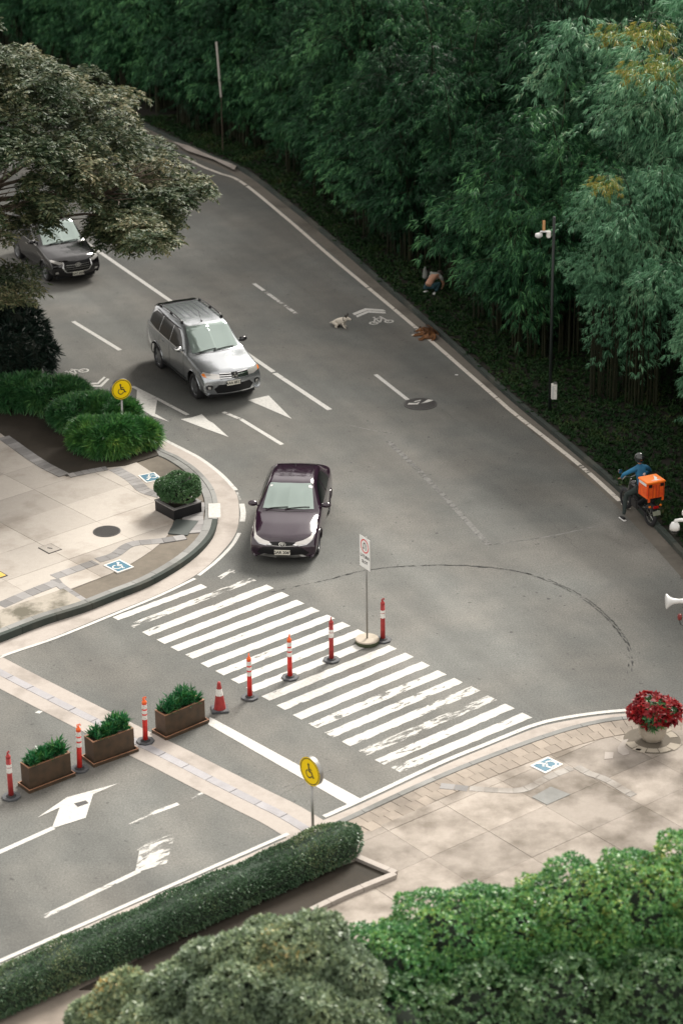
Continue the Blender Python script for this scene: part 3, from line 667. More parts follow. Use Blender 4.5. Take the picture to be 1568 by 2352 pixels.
# band of paler pavers and bed frame
def band2(name, pts, w, mt, plen, zt=ZR + .006, rows=1):
    P = cr_curve(gp(pts, ZR), .1); blocks(name, P, -w / 2, w / 2, .03, zt, plen, .010, mt, plaza2, .002, rows=rows)
band2('grey_paver', [zr(0, 815), zr(100, 825), zr(180, 835)], .22, M['paver_grey'], .3)
band2('pale_paver', [zr(190, 832), zr(380, 845), zr(540, 840), zr(700, 760), zr(850, 700)], .2, M['pale_r'], .3)
band2('pale_paver', [zr(880, 690), zr(960, 735), zr(1060, 770), zr(1180, 840), zr(1250, 880)], .2, M['pale_r'], .3)
MB().prism([tuple(p) for p in gp([zr(715, 822), zr(840, 872), zr(690, 940), zr(592, 890)], ZR)], .03, ZR + .010).build('steel_panel', M['kerb'], plaza2)
band2('bed_edging', [z2(655, 1120), z2(760, 1165), z2(872, 1212)], .14, M['gutter'], .8, ZR + .09)
band2('bed_edging', [z2(868, 1218), z2(700, 1285), z2(560, 1344), z2(400, 1420)], .14, M['gutter'], .8, ZR + .09)
MB().prism([tuple(p) for p in gp([z2(655, 1130), z2(860, 1215), z2(560, 1340), z2(300, 1450), z2(-100, 1600), z2(-500, 1850), z2(-900, 1850), z2(300, 1250)], ZR)], .03, ZR + .014).build('planting_bed', M['soil'], plaza2)
# remains of an old pot base
for ps in ([zr(1215, 515), zr(1180, 520), zr(1145, 570), zr(1150, 600), zr(1180, 620), zr(1220, 612), zr(1222, 590), zr(1190, 565)], [zr(1065, 598), zr(1120, 600), zr(1115, 640), zr(1060, 645)]):
    MB().prism([tuple(G2(*p, ZR)) for p in ps], ZR - .01, ZR + .008).build('plaster_stain', M['gutter'], plaza2)

# ------------------------------------------------------------------ covers, wheelchair tiles
def at(px, py, z=0): return G(px, py, z)
def wheelchair(mb, Mt, s=1.0, z=0.0, th=.09):
    """wheelchair figure about 1 unit high centred on 0,0, drawn in x (right) y (up)"""
    def st(p, q, w=th):
        p = Vector(p) * s; q = Vector(q) * s; d = (q - p).normalized(); n = Vector((-d.y, d.x)) * w * s / 2
        mb.sheet([tuple(p - n), tuple(q - n), tuple(q + n), tuple(p + n)], z, Mt)
    mb.ring((-.10 * s, .40 * s), 0.0001, .085 * s, z, M=Mt, n=16)
    st((-.09, .33), (-.05, -.02), th * 1.1); st((-.07, .15), (.17, .13), th * .8); st((-.08, .0), (.17, -.02)); st((.16, 0), (.28, -.30)); st((.27, -.30), (.38, -.26), th * .8)
    mb.ring((-.08 * s, -.17 * s), .20 * s, .27 * s, z, R(115), R(345), M=Mt, n=28)
def tile(px4, label, zz):
    P = [G2(*p, zz) for p in px4]; c = sum(P, Vector((0, 0))) / 4; u = (P[1] - P[0]).normalized(); w = ((P[1] - P[0]).length + (P[2] - P[3]).length) / 2
    v = Vector((-u.y, u.x)); h = ((P[3] - P[0]).length + (P[2] - P[1]).length) / 2
    if (P[3] - P[0]).dot(v) < 0: v = -v
    e = empty('wheelchair_tile', (c.x, c.y, zz)); tag(e, label, 'floor sign', 'blue wheelchair tiles set in the paving')
    e.rotation_euler = (0, 0, math.atan2(u.y, u.x))
    MB().prism([(-w / 2, -h / 2), (w / 2, -h / 2), (w / 2, h / 2), (-w / 2, h / 2)], -.02, .012).build('border', M['tile_white'], e)
    k = .045
    MB().prism([(-w / 2 + k, -h / 2 + k), (w / 2 - k, -h / 2 + k), (w / 2 - k, h / 2 - k), (-w / 2 + k, h / 2 - k)], 0, .016).build('blue_panel', M['sign_blue'], e)
    return e, w, h
def tile_sym(e, s, ang, mirror=False):
    mb = MB(); Mt = Matrix.Rotation(ang, 4, 'Z')
    if mirror: Mt = Mt @ Matrix.Scale(-1, 4, (1, 0, 0))
    wheelchair(mb, Mt, s * 1.05, .020, .085); o = mb.build('wheelchair_symbol', M['tile_white'], e)
    bmm = bmesh.new(); bmm.from_mesh(o.data); bmesh.ops.recalc_face_normals(bmm, faces=bmm.faces); bmm.to_mesh(o.data); bmm.free()
e, w, h = tile([z5(583, 795), z5(665, 838), z5(748, 800), z5(665, 760)], 'blue wheelchair tile on the pale slabs between the round manhole and the crosswalk corner', ZL + .004)
tile_sym(e, h * .85, R(45))
e, w, h = tile([z5(770, 288), z5(818, 330), z5(918, 312), z5(862, 275)], 'blue wheelchair tile beside the clipped round bush, near the green shrubs', ZL + .004)
tile_sym(e, h * .85, R(-150))
e, w, h = tile([zr(572, 683), zr(672, 732), zr(802, 682), zr(704, 634)], 'blue wheelchair tile on the stained forecourt, below the crosswalk and left of the red flowers', ZR + .004)
tile_sym(e, h * .85, R(130), True)
def cover(px, py, z, r, label, lane=False):
    p = at(px, py, z); e = empty('manhole_cover', p); tag(e, label, 'manhole cover')
    MB().lathe([(r, -.01), (r, .012), (r * .93, .014), (r * .93, .008), (0.001, .008)], 32).build('frame', M['metal_cover'], e)
    mb = MB()
    for i in range(-5, 6):
        y = i * r * .16; x = math.sqrt(max(0, (r * .9) ** 2 - y * y))
        mb.box((0, y, .012), (2 * x, r * .07, .009))
    mb.build('ribs', M['metal_cover'], e)
    if lane:
        for a, b in (((-.32, .0), (.02, .22)), ((.0, .02), (.36, .26))):
            pass
        mb = MB(); mb.sheet([(-.38, -.06), (-.08, -.06), (.0, .16), (-.12, .04), (-.34, .06)], .019); mb.sheet([(.02, .02), (.22, .10), (.40, .26), (.24, .34), (.12, .14)], .019); mb.sheet([(-.20, .12), (.0, .22), (.04, .32), (-.14, .22)], .019)
        mb.build('paint_patch', M['paint'], e)
    return e
cover(965, 928, .003, .49, 'round iron manhole cover on the road with broken white lane paint across it', True)
cover(*z5(598, 603), ZL, .36, 'round rusty manhole cover set in the pale plaza slabs')
p = at(*z5(280, 700), ZL); e = empty('access_cover', p, R(40)); tag(e, 'small square inspection cover with pale lid and dark frame in the plaza slabs', 'inspection cover')
MB().box((0, 0, .004), (.40, .50, .016)).build('frame', M['metal_cover'], e); MB().box((0, 0, .010), (.36, .46, .016)).build('lid', M['slab'], e); MB().box((0, 0, .02), (.04, .14, .008), Matrix.Rotation(.5, 3, 'Z')).build('handle', M['metal_cover'], e)
p = at(*z5(-15, 852), ZL); e = empty('access_cover', p, R(40)); tag(e, 'small yellow painted cover at the left edge of the plaza', 'inspection cover')
MB().box((0, 0, .004), (.40, .34, .016)).build('frame', M['metal_cover'], e); MB().box((0, 0, .010), (.34, .28, .016)).build('lid', mat('yellow_lid', (.62, .40, .08), .7), e)
# ------------------------------------------------------------------ foliage builders (numpy)
def leaf_mesh(name, P, D, L, W, rng, up=None):
    """diamond leaves: base P, direction D (unit), length L, width W"""
    n = len(P); L = np.broadcast_to(L, n)[:, None]; W = np.broadcast_to(W, n)[:, None]
    ref = rng.normal(size=(n, 3)) * .5 + np.array([0, 0, 1.0]); s = np.cross(D, ref); s /= np.linalg.norm(s, axis=1)[:, None] + 1e-9
    mid = P + D * L * .42; tip = P + D * L - np.array([0, 0, 1.0]) * L * .12
    V = np.stack([P, mid + s * W / 2, tip, mid - s * W / 2], 1).reshape(-1, 3)
    me = bpy.data.meshes.new(name); me.vertices.add(4 * n); me.vertices.foreach_set('co', V.astype(np.float32).ravel())
    me.loops.add(4 * n); me.loops.foreach_set('vertex_index', np.arange(4 * n, dtype=np.int32))
    me.polygons.add(n); me.polygons.foreach_set('loop_start', np.arange(0, 4 * n, 4, dtype=np.int32)); me.polygons.foreach_set('loop_total', np.full(n, 4, dtype=np.int32))
    me.update(calc_edges=True); return me
def whorls(P, N, k, L, W, sp0, sp1, droop, rng):
    """k leaves fanned round the axis N at each point P -> arrays for leaf_mesh"""
    n = len(P); N = N / (np.linalg.norm(N, axis=1)[:, None] + 1e-9)
    T = np.cross(N, np.array([.3, .5, .81])); T /= np.linalg.norm(T, axis=1)[:, None] + 1e-9; B = np.cross(N, T)
    a = rng.uniform(0, 2 * np.pi, (n, 1)) + np.arange(k)[None, :] * 2 * np.pi / k + rng.normal(0, .25, (n, k)); sp = rng.uniform(sp0, sp1, (n, k))
    D = np.cos(sp)[..., None] * N[:, None] + np.sin(sp)[..., None] * (np.cos(a)[..., None] * T[:, None] + np.sin(a)[..., None] * B[:, None])
    D[..., 2] -= droop; D = D.reshape(-1, 3); D /= np.linalg.norm(D, axis=1)[:, None]
    PP = np.repeat(P, k, 0); Ls = L * rng.uniform(.7, 1.2, n * k)
    return PP, D, Ls, W * Ls / L
def lumps_points(lumps, n, rng, depth=.12, bottom=-.4):
    """points on the outer surface of a union of ellipsoids; lumps: (cx,cy,cz,rx,ry,rz)"""
    Lm = np.array(lumps, float); ar = Lm[:, 3] * Lm[:, 4] + Lm[:, 3] * Lm[:, 5]; pr = ar / ar.sum(); out = []; outn = []; tot = 0
    while tot < n:
        k = rng.choice(len(Lm), n, p=pr); d = rng.normal(size=(n, 3)); d /= np.linalg.norm(d, axis=1)[:, None]
        ok = d[:, 2] > bottom; sc = 1 - depth * rng.random(n) ** 2
        p = Lm[k, :3] + d * Lm[k, 3:] * sc[:, None]
        for l in Lm:
            q = (p - l[:3]) / l[3:]; ok &= (q ** 2).sum(1) > .72
        ok &= p[:, 2] > .02
        wv = np.sin(p[:, 0] * 4.1 + p[:, 2] * 3.3) * np.sin(p[:, 1] * 3.7 + p[:, 2] * 5.1 + 1) + .5 * np.sin(p[:, 0] * 9.3 + 2) * np.sin(p[:, 1] * 8.1 + p[:, 2] * 7)
        p = p + d * (wv * .11 * Lm[k, 3])[:, None]
        nn = d / Lm[k, 3:]; nn /= np.linalg.norm(nn, axis=1)[:, None]
        out.append(p[ok]); outn.append(nn[ok]); tot += ok.sum()
    return np.concatenate(out)[:n], np.concatenate(outn)[:n]
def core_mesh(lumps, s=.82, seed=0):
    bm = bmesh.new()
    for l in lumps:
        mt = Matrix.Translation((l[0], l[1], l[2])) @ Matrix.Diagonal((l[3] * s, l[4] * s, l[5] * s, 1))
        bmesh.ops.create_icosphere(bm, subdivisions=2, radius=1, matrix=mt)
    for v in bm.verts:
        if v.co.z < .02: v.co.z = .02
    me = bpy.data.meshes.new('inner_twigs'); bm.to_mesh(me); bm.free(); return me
def bush(name, loc, lumps, n, k, L, W, mt, label, cat, group=None, spread=(.5, 1.3), droop=.0, seed=1, rz=0, stems=True, corem=None, part='foliage'):
    rng = np.random.default_rng(seed); e = empty(name, loc, rz); tag(e, label, cat, group)
    P, N = lumps_points(lumps, n, rng); N = N + rng.normal(0, .25, N.shape)
    a = whorls(P, N, k, L, W, spread[0], spread[1], droop, rng)
    link(part, leaf_mesh(part, *a, rng), mt, e)
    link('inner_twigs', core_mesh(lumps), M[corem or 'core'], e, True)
    if stems:
        mb = MB(); rs = random.Random(seed)
        for i in range(5):
            l = rs.choice(lumps); b = (rs.uniform(-.08, .08), rs.uniform(-.08, .08), 0)
            mb.tube([b, (l[0] * .5, l[1] * .5, l[2] * .5), (l[0], l[1], l[2])], [.035, .025, .015], 6)
        mb.build('stem', M['bark'], e)
    return e

# ------------------------------------------------------------------ bamboo
TIPS = {}
def bamboo_proto(seed, H, nc=22, mt='bamboo', spread=2.2, leafn=80, k=15, tip=None):
    rng = np.random.default_rng(seed); rs = random.Random(seed); e = empty('bamboo_clump')
    mb = MB(); Pl = []; Nl = []; plumes = 9; tips = []
    bundles = [(2 * math.pi * i / plumes + rs.uniform(-.3, .3), rs.uniform(.25, 1) * spread, rs.uniform(.55, 1.08) * H) for i in range(plumes)]
    for c in range(nc):
        ba, br, bh = bundles[c % plumes] if c else (-1.9, spread * .8, H * 1.1); a = ba + rs.uniform(-.22, .22); lean = br * rs.uniform(.75, 1.15); h = bh * rs.uniform(.85, 1.08)
        b = np.array([rs.uniform(-.7, .7), rs.uniform(-.7, .7), 0]); dr = np.array([math.cos(a), math.sin(a), 0]); pts = []
        for t in np.linspace(0, 1, 9):
            z = h * math.sin(t * 1.95); pts.append(b + dr * lean * t ** 2.4 * 1.45 + np.array([0, 0, z]))
        mb.tube([tuple(p) for p in pts], [.045 * (1 - .85 * i / 8) for i in range(9)], 5)
        pts = np.array(pts); tips.append(pts[6])
        for s in range(leafn):
            t = (.13 + .87 * rs.random() ** .66); f = t * 8; i = min(7, int(f)); p = pts[i] * (1 - f + i) + pts[i + 1] * (f - i)
            rad = .08 + (.25 + .9 * t) * (1.15 - t * .4) * rs.random() ** .6 * .85; az = rs.uniform(0, 6.283)
            o = np.array([math.cos(az) * rad, math.sin(az) * rad, rs.uniform(-.35, .25) - .28 * rad])
            Pl.append(p + o); Nl.append(o * np.array([1, 1, .2]) + dr * .25 + np.array([0, 0, -.10]))
    P = np.array(Pl); N = np.array(Nl)
    # each spray: a short drooping twig of leaves
    P2 = np.repeat(P, 3, 0) + np.tile(np.array([[0], [.13], [.26]]), (len(P), 1)) * np.repeat(N / np.linalg.norm(N, axis=1)[:, None], 3, 0) + rng.normal(0, .035, (len(P) * 3, 3)); N2 = np.repeat(N, 3, 0)
    N2[:, 2] -= np.tile([0, .15, .3], len(P))
    a = whorls(P2, N2, k // 3, .27, .034, .15, .95, .30, rng)
    mb.build('culms', M['culm'], e)
    if tip:
        tp = tips[0]; hi = np.linalg.norm(a[0] - tp, axis=1) < tip; TIPS[seed] = tp
        link('golden_tip', leaf_mesh('golden_tip', *[q[hi] for q in a], rng), M['bamboo_gold'], e)['kind'] = 'stuff'; a = [q[~hi] for q in a]
    link('foliage', leaf_mesh('bamboo_foliage', *a, rng), M[mt], e)
    return e
# one prototype of each kind is itself used first
protos = [bamboo_proto(11, 11.0), bamboo_proto(12, 10.0, 20), bamboo_proto(13, 12.0, 24), bamboo_proto(14, 10.5, 20, 'bamboo_pale', 2.4), bamboo_proto(15, 11, 22, 'bamboo_pale', 2.2, tip=1.35)]
low = bamboo_proto(16, 5.5, 16, 'bamboo', 2.0, 60)
used = [False] * 6
lab_count = {}
def zone_label(kind, x, y, row):
    ly = y; best = min(KR, key=lambda c: (c.x - x) ** 2 + (c.y - y) ** 2); u = best.x
    z = ('far left, beyond the feathery tree' if u < -8.5 else 'by the road bend at the top' if u < -3 else 'uphill of the pale post' if u < -.5 else 'opposite the white dog' if u < 1.6 else 'behind the crouching person' if u < 3.4 else 'left of the dark camera pole' if u < 5.2 else 'behind the dark camera pole' if u < 6.8 else 'behind the motorcycle' if u < 8.6 else 'at the right edge')
    r = ('low front row', 'front row', 'second row', 'third row', 'fourth row', 'rearmost row')[row]
    c = ('dark green bamboo clump', 'slender dark green bamboo clump', 'tall dark green bamboo clump', 'pale silvery bamboo clump', 'pale bamboo clump with golden tip', 'low young bamboo clump')[kind]
    key = c + ', ' + r + ', ' + z; n_ = lab_count.get(key, 0); lab_count[key] = n_ + 1
    return key
def place_bamboo(kind, x, y, s, label, sz=1.0):
    p = (protos + [low])[kind]
    if used[kind]: o = copy_tree(p)
    else: o = p; used[kind] = True
    o.location = (x, y, .08); o.rotation_euler = (0, 0, (x * 12.9 + y * 7.7) % 6.28); o.scale = (s, s, s * sz)
    tag(o, label, 'bamboo', 'bamboo clumps behind the kerb'); return o
rs = random.Random(5); NK = normals(KR); bam = []
GREEN_L = 'dark green bamboo clump standing in the thicket beyond the road kerb'
PALE_L = 'pale silvery green bamboo clump bulging from the right side of the thicket'
GOLD_L = 'yellow and orange tinted bamboo clump high at the top right'
LOW_L = 'low young bamboo clump at the shaded front of the thicket'
total = sum((KR[i + 1] - KR[i]).length for i in range(len(KR) - 1))
for row, (off, sp) in enumerate([(2.7, 1.8), (5.4, 2.5), (8.4, 2.9), (11.8, 3.2), (16, 3.8)]):
    i = row * 3 % 7
    while i < len(KR):
        o_ = off + max(-.3, min(.8, (KR[i].x - 2.5) * .25)); p = KR[i] + NK[i] * (o_ + rs.uniform(-.3, .8)) + Vector((rs.uniform(-.4, .4), rs.uniform(-.4, .4)))
        i += int(sp / .25)
        if p.y < 46 or p.y > 150 or p.x > 22 or p.x < -24: continue
        kind = rs.choice([0, 0, 1, 2]); sc = rs.uniform(.74, 1.12) * (1 + .05 * row)
        if p.x > 8.0 and rs.random() < .75: kind = 3
        if row == 0: sc *= .62 if p.x > 4.5 else .74
        if row == 1: sc *= .84
        if 1 < p.x <= 8 and row > 0 and rs.random() < .22: kind = 3
        o = place_bamboo(kind, p.x, p.y, sc, zone_label(kind, p.x, p.y, row + 1)); bam.append(o)
for (px, py, s) in [(560, 375, .8), (640, 440, .7), (430, 318, .9), (510, 345, .8)]:
    p = G(px, py); q = place_bamboo(5, p.x + 1.6, p.y + 2.2, s, zone_label(5, p.x, p.y, 0))
i = 4
while i < len(KR):
    p = KR[i] + NK[i] * rs.uniform(1.6, 2.6); i += 5
    if p.y < 48 or p.y > 120 or p.x > 6.2 or p.x < -20 or (p - G2(986, 672)).length < 2.3: continue
    place_bamboo(5, p.x, p.y, rs.uniform(.75, 1.0), zone_label(5, p.x, p.y, 0), rs.uniform(.8, 1.1))
for (px, py, h, s, lab) in [(1395, 405, 7.0, .74, 'bamboo clump with a small golden tuft at its tip, right of the camera pole'), (1505, 50, 10.2, 1.05, 'bamboo clump with the widest golden orange tip, top right corner'), (1425, 55, 9.6, 1.0, 'bamboo clump with orange tip, left of the widest golden one, top right'), (1545, 125, 9.8, 1.0, 'bamboo clump with golden tip touching the right edge of the photo'), (1475, 140, 9.4, .95, 'bamboo clump with golden tip just below the widest golden one')]:
    s = h / TIPS[15][2]; q = G(px, py, h); tp = TIPS[15] * s; place_bamboo(4, q.x - tp[0], q.y - tp[1], s, lab)
    o = [c for c in bpy.data.objects if c.get('label') == lab][0]; o.rotation_euler = (0, 0, 0); o.location = (q.x - tp[0], q.y - tp[1], .05)

for k, (x, y) in enumerate([(-17, 121), (-13, 118), (-9.5, 120), (-6, 117), (-2.5, 119), (1, 116), (4.5, 117), (8, 112), (-15, 126), (-8, 125), (-1, 124), (6, 122), (3, 110), (-20, 117), (10.5, 104)]):  # oversized clumps out of view, added to shade the far crowns and road
    place_bamboo(k % 3, x, y, rs.uniform(1.9, 2.3), 'unseen giant bamboo clump added behind the thicket to shade its top left')

# ------------------------------------------------------------------ ground cover on the verge
def verge_cover():
    rng = np.random.default_rng(3); n = 42000; idx = rng.integers(0, len(KR) - 1, n)
    K = np.array([[p.x, p.y] for p in KR]); Nn = np.array([[p.x, p.y] for p in NK]); off = .20 + 7.5 * rng.random(n) ** 1.3
    xy = K[idx] + Nn[idx] * off[:, None] + rng.normal(0, .12, (n, 2))
    keep = (off > .3) & (xy[:, 1] < 100); xy = xy[keep]; P = np.column_stack([xy, np.full(len(xy), .105)])
    N = np.tile([0, 0, 1.0], (len(P), 1)) + rng.normal(0, .3, P.shape)
    a = whorls(P, N, 6, .15, .045, .3, 1.35, .0, rng)
    o = link('ground_cover', leaf_mesh('ground_cover', *a, rng), M['groundcover']); tag(o, 'low dark creeping plants and dead leaves covering the verge behind the kerb', 'ground cover', kind='stuff')
verge_cover()

# ------------------------------------------------------------------ big feathery tree on the left
def big_tree():
    rng = np.random.default_rng(21); rs = random.Random(21); base = G(-110, 890); e = empty('feathery_tree', base); tag(e, 'wide spreading tree with feathery olive brown foliage hanging over the black car on the left', 'tree')
    RX = 8.0; clusters = []
    OUT = [(-900, -200), (-60, 30), (0, 88), (110, 150), (200, 178), (285, 232), (310, 290), (370, 345), (420, 385), (440, 430), (395, 445), (360, 470), (375, 520), (340, 545), (240, 545), (180, 510), (120, 520), (60, 560), (-20, 560), (-900, 700)]
    def dome(r, a):
        lob = 1 + .10 * math.sin(3 * a + 1) + .07 * math.sin(7 * a + .5) + .05 * math.sin(11 * a)
        t = r / (RX * lob); return 6.0 + 5.0 * max(0, 1 - t * t) ** .8
    # leaf cushions: clusters centred on the dome and below it
    for i in range(620):
        a = rs.uniform(0, 2 * math.pi); r = RX * math.sqrt(rs.random()) * (1 + .08 * math.sin(3 * a + 1) + .06 * math.sin(7 * a + .5))
        z = dome(r, a) - rs.random() ** 1.7 * 2.4
        if r > 5.9: z -= (r - 5.9) * .45
        x, y = r * math.cos(a), r * math.sin(a); px, py = proj(base.x + x, base.y + y, z)
        if not inside((px, py), OUT): continue
        if inside((px, py), [(40, 470), (150, 480), (240, 570), (240, 700), (90, 700)]) and rs.random() < .95: continue
        clusters.append((x, y, z, rs.uniform(.45, .8)))
    LOWP = [(60, 430), (300, 400), (462, 420), (445, 450), (385, 470), (380, 550), (320, 566), (240, 556), (200, 530), (60, 570)]
    k_ = 0
    while k_ < 105:
        px, py, z = rs.uniform(60, 490), rs.uniform(400, 590), rs.uniform(5.2, 6.6)
        if not inside((px, py), LOWP) or (px < 235 and rs.random() < .93): continue
        q = G(px, py, z); clusters.append((q.x - base.x, q.y - base.y, z, rs.uniform(.28, .5))); k_ += 1
    P = []; N = []
    for (cx, cy, cz, cr_) in clusters:
        for j in range(9):
            q = rng.normal(size=3); q /= np.linalg.norm(q); q[2] = abs(q[2]) * .75 - .15
            P.append((cx + q[0] * cr_, cy + q[1] * cr_, cz + q[2] * cr_ * .5)); N.append((q[0] * .6, q[1] * .6, .8))
    P = np.array(P); N = np.array(N)
    # each rosette: drooping compound leaves, each leaf a rachis with paired leaflets
    k = 7; PP, D, Ls, _ = whorls(P, N, k, .40, .1, .7, 1.45, .22, rng)
    s = np.cross(D, np.tile([0, 0, 1.0], (len(D), 1))); s /= np.linalg.norm(s, axis=1)[:, None] + 1e-9
    LP = []; LD = []; LL = []
    for t in (.18, .34, .5, .66, .82):
        q = PP + D * (Ls * t)[:, None]; q[:, 2] -= Ls * t * t * .35
        for sg in (-1, 1):
            d = D * .55 + s * sg + np.array([0, 0, -.25]); d /= np.linalg.norm(d, axis=1)[:, None]
            LP.append(q); LD.append(d); LL.append(Ls * (.42 - .22 * abs(t - .45)))
    LP = np.concatenate(LP); LD = np.concatenate(LD); LL = np.concatenate(LL)
    link('crown', leaf_mesh('feathery_foliage', LP, LD, LL * .95, .062, rng), M['tree_leaf'], e)
    mb = MB(); mb.tube([(0, 0, 0), (.1, .05, 2.0), (.05, .15, 4.2)], [.34, .26, .20], 12); mb.build('trunk', M['bark'], e)
    for j in range(9):
        a = 2 * math.pi * j / 9 + rs.uniform(-.25, .25); r = rs.uniform(5.2, 6.8); mb = MB()
        p0 = Vector((.05, .15, 4.0)); p3 = Vector((r * math.cos(a), r * math.sin(a), dome(r, a) - 1.1)); p1 = p0.lerp(p3, .3) + Vector((0, 0, .9)); p2 = p0.lerp(p3, .65) + Vector((0, 0, .7))
        if not inside(proj(*(p3 + Vector((base.x, base.y, 0)))), OUT): continue
        mb.tube([p0, p1, p2, p3], [.14, .09, .06, .025], 7)
        for b in range(9):
            t = rs.uniform(.2, .95); q = (p0.lerp(p1, t * 3) if t < .33 else p1.lerp(p2, (t - .33) * 3) if t < .66 else p2.lerp(p3, (t - .66) * 3)); aa = a + rs.choice((-1, 1)) * rs.uniform(.4, 1.1); l = rs.uniform(1.0, 2.2)
            w = q + Vector((math.cos(aa) * l, math.sin(aa) * l, rs.uniform(.1, .8)))
            if not inside(proj(*(w + Vector((base.x, base.y, 0)))), OUT): continue
            mb.tube([q, q.lerp(w, .5) + Vector((0, 0, .12)), w], [.04, .028, .012], 5)
            for c in range(3):
                a3 = aa + rs.uniform(-1, 1); w2 = w.lerp(q, rs.uniform(0, .5)); mb.tube([w2, w2 + Vector((math.cos(a3) * .7, math.sin(a3) * .7, rs.uniform(0, .4)))], [.018, .007], 4)
        mb.build('branch', M['bark'], e)
    for (x1, y1, x2, y2) in ((60, 505, 330, 500), (100, 450, 400, 450), (20, 420, 250, 390)):
        q1 = G(x1, y1, 6.0); q2 = G(x2, y2, 5.8); q0 = Vector((base.x, base.y, 5.0)); mb = MB(); bb = Vector((base.x, base.y, base.z))
        mb.tube([q0 - bb, q0.lerp(q1, .6) - bb + Vector((0, 0, .3)), q1 - bb, q1.lerp(q2, .5) - bb + Vector((0, 0, .15)), q2 - bb], [.10, .08, .055, .035, .012], 7)
        for w in range(6):
            q = q1.lerp(q2, rs.uniform(.1, .9)) - bb; mb.tube([q, q + Vector((rs.uniform(-.3, .8), rs.uniform(-1, .8), rs.uniform(-.1, .4)))], [.02, .008], 4)
        mb.build('branch', M['bark'], e)
    # low hanging branch at the frame edge
    mb = MB(); qe = G(60, 650, 4.6) - base; mb.tube([(0, 0, 3.2), tuple(qe * .55 + Vector((0, 0, 1.9))), tuple(qe)], [.1, .06, .02], 7); mb.build('branch', M['bark'], e)
    rng2 = np.random.default_rng(4); P = np.array([tuple(G(rs.uniform(-60, 85), rs.uniform(612, 700), 4.6 + rs.uniform(-.2, .2)) - base) for _ in range(130)]); N = np.tile([.2, 0, .8], (130, 1))
    PP, D, Ls, _ = whorls(P, N, 6, .42, .1, .8, 1.5, .3, rng2); a = (np.repeat(PP, 6, 0) + np.tile(np.linspace(.1, .9, 6)[:, None], (len(PP), 1)) * np.repeat(D * Ls[:, None], 6, 0))
    dd = np.repeat(D, 6, 0) + rng2.normal(0, .5, a.shape); dd /= np.linalg.norm(dd, axis=1)[:, None]
    link('low_spray', leaf_mesh('low_spray', a, dd, .16, .05, rng2), M['tree_leaf'], e)
    return e
big_tree()

# ------------------------------------------------------------------ shrubs on the left bed
p = G(45, 905); bush('dark_shrub', (p.x - .3, p.y + .3, ZL), [(0, 0, .9, 1.35, 1.1, 1.15), (-1.3, .2, 1.1, 1.4, 1.2, 1.25), (-.2, 1.0, 1.2, 1.3, 1.1, 1.3), (-2.6, .8, 1.2, 1.5, 1.2, 1.3)], 1500, 10, .30, .045, M['shrub_dark'], 'tall very dark green shrub at the left edge, under the overhanging tree', 'shrub', spread=(.2, 1.2), seed=31)
sh = [((118, 948), [(0, 0, .38, 1.0, .65, .50), (-.9, .3, .40, .9, .6, .5), (.5, .0, .33, .6, .5, .42)], 'shrub_mid', 'low green needle-leaved shrub in front of the dark shrub, farthest from the bend'),
      ((185, 990), [(0, 0, .38, .75, .6, .50), (.45, .15, .4, .6, .5, .46)], 'shrub_mid', 'middle green needle-leaved shrub left of the round yellow sign'),
      ((262, 992), [(0, 0, .36, .7, .5, .44), (-.4, .2, .4, .6, .5, .46)], 'shrub', 'green needle-leaved shrub directly below the round yellow sign'),
      ((250, 1046), [(0, 0, .38, .85, .60, .50), (-.5, .25, .36, .5, .5, .46), (.35, .2, .40, .5, .5, .48)], 'shrub', 'brightest lime green needle-leaved shrub nearest the plaza slabs'),
      ((322, 1030), [(0, 0, .32, .48, .42, .38)], 'shrub', 'small rounded end shrub of the bed, next to the kerb bend')]
M['shrub_mid'] = leaf_mat('shrub_leaf_deep', [(0.0, (.014, .06, .024)), (.5, (.045, .16, .05)), (1.0, (.20, .38, .11))], .8, .4, .5, .2)
for i, ((px, py), lm, mt, lab) in enumerate(sh):
    p = G(px, py); bush('needle_shrub', (p.x, p.y, ZL), lm, 150 * len(lm) + 120, 22, .30, .030, M[mt], lab, 'shrub', 'needle-leaved shrubs in the corner bed', spread=(.25, 1.35), seed=40 + i)

# clipped round bush in its square planter
p = at(*z5(1000, 488), ZL); e = empty('square_planter', p, R(38)); tag(e, 'low square black planter with a pale rim under the round clipped bush', 'planter')
mb = MB(); s = .41
for (cx, cy, dx, dy) in ((0, -s, 2 * s + .06, .06), (0, s, 2 * s + .06, .06), (-s, 0, .06, 2 * s - .06), (s, 0, .06, 2 * s - .06)): mb.box((cx, cy, .14), (dx, dy, .28))
mb.build('wall', M['black'], e)
mb = MB()
for (cx, cy, dx, dy) in ((0, -s, 2 * s + .09, .085), (0, s, 2 * s + .09, .085), (-s, 0, .085, 2 * s - .085), (s, 0, .085, 2 * s - .085)): mb.box((cx, cy, .295), (dx, dy, .03))
mb.build('rim', M['paver_grey'], e); MB().box((0, 0, .2), (.78, .78, .04)).build('soil', M['soil'], e)
b = bush('round_bush', (p.x, p.y, p.z + .22), [(0, 0, .44, .60, .60, .40)], 1900, 7, .055, .030, M['topiary'], 'clipped round bush growing in the square black planter on the plaza', 'bush', seed=51)

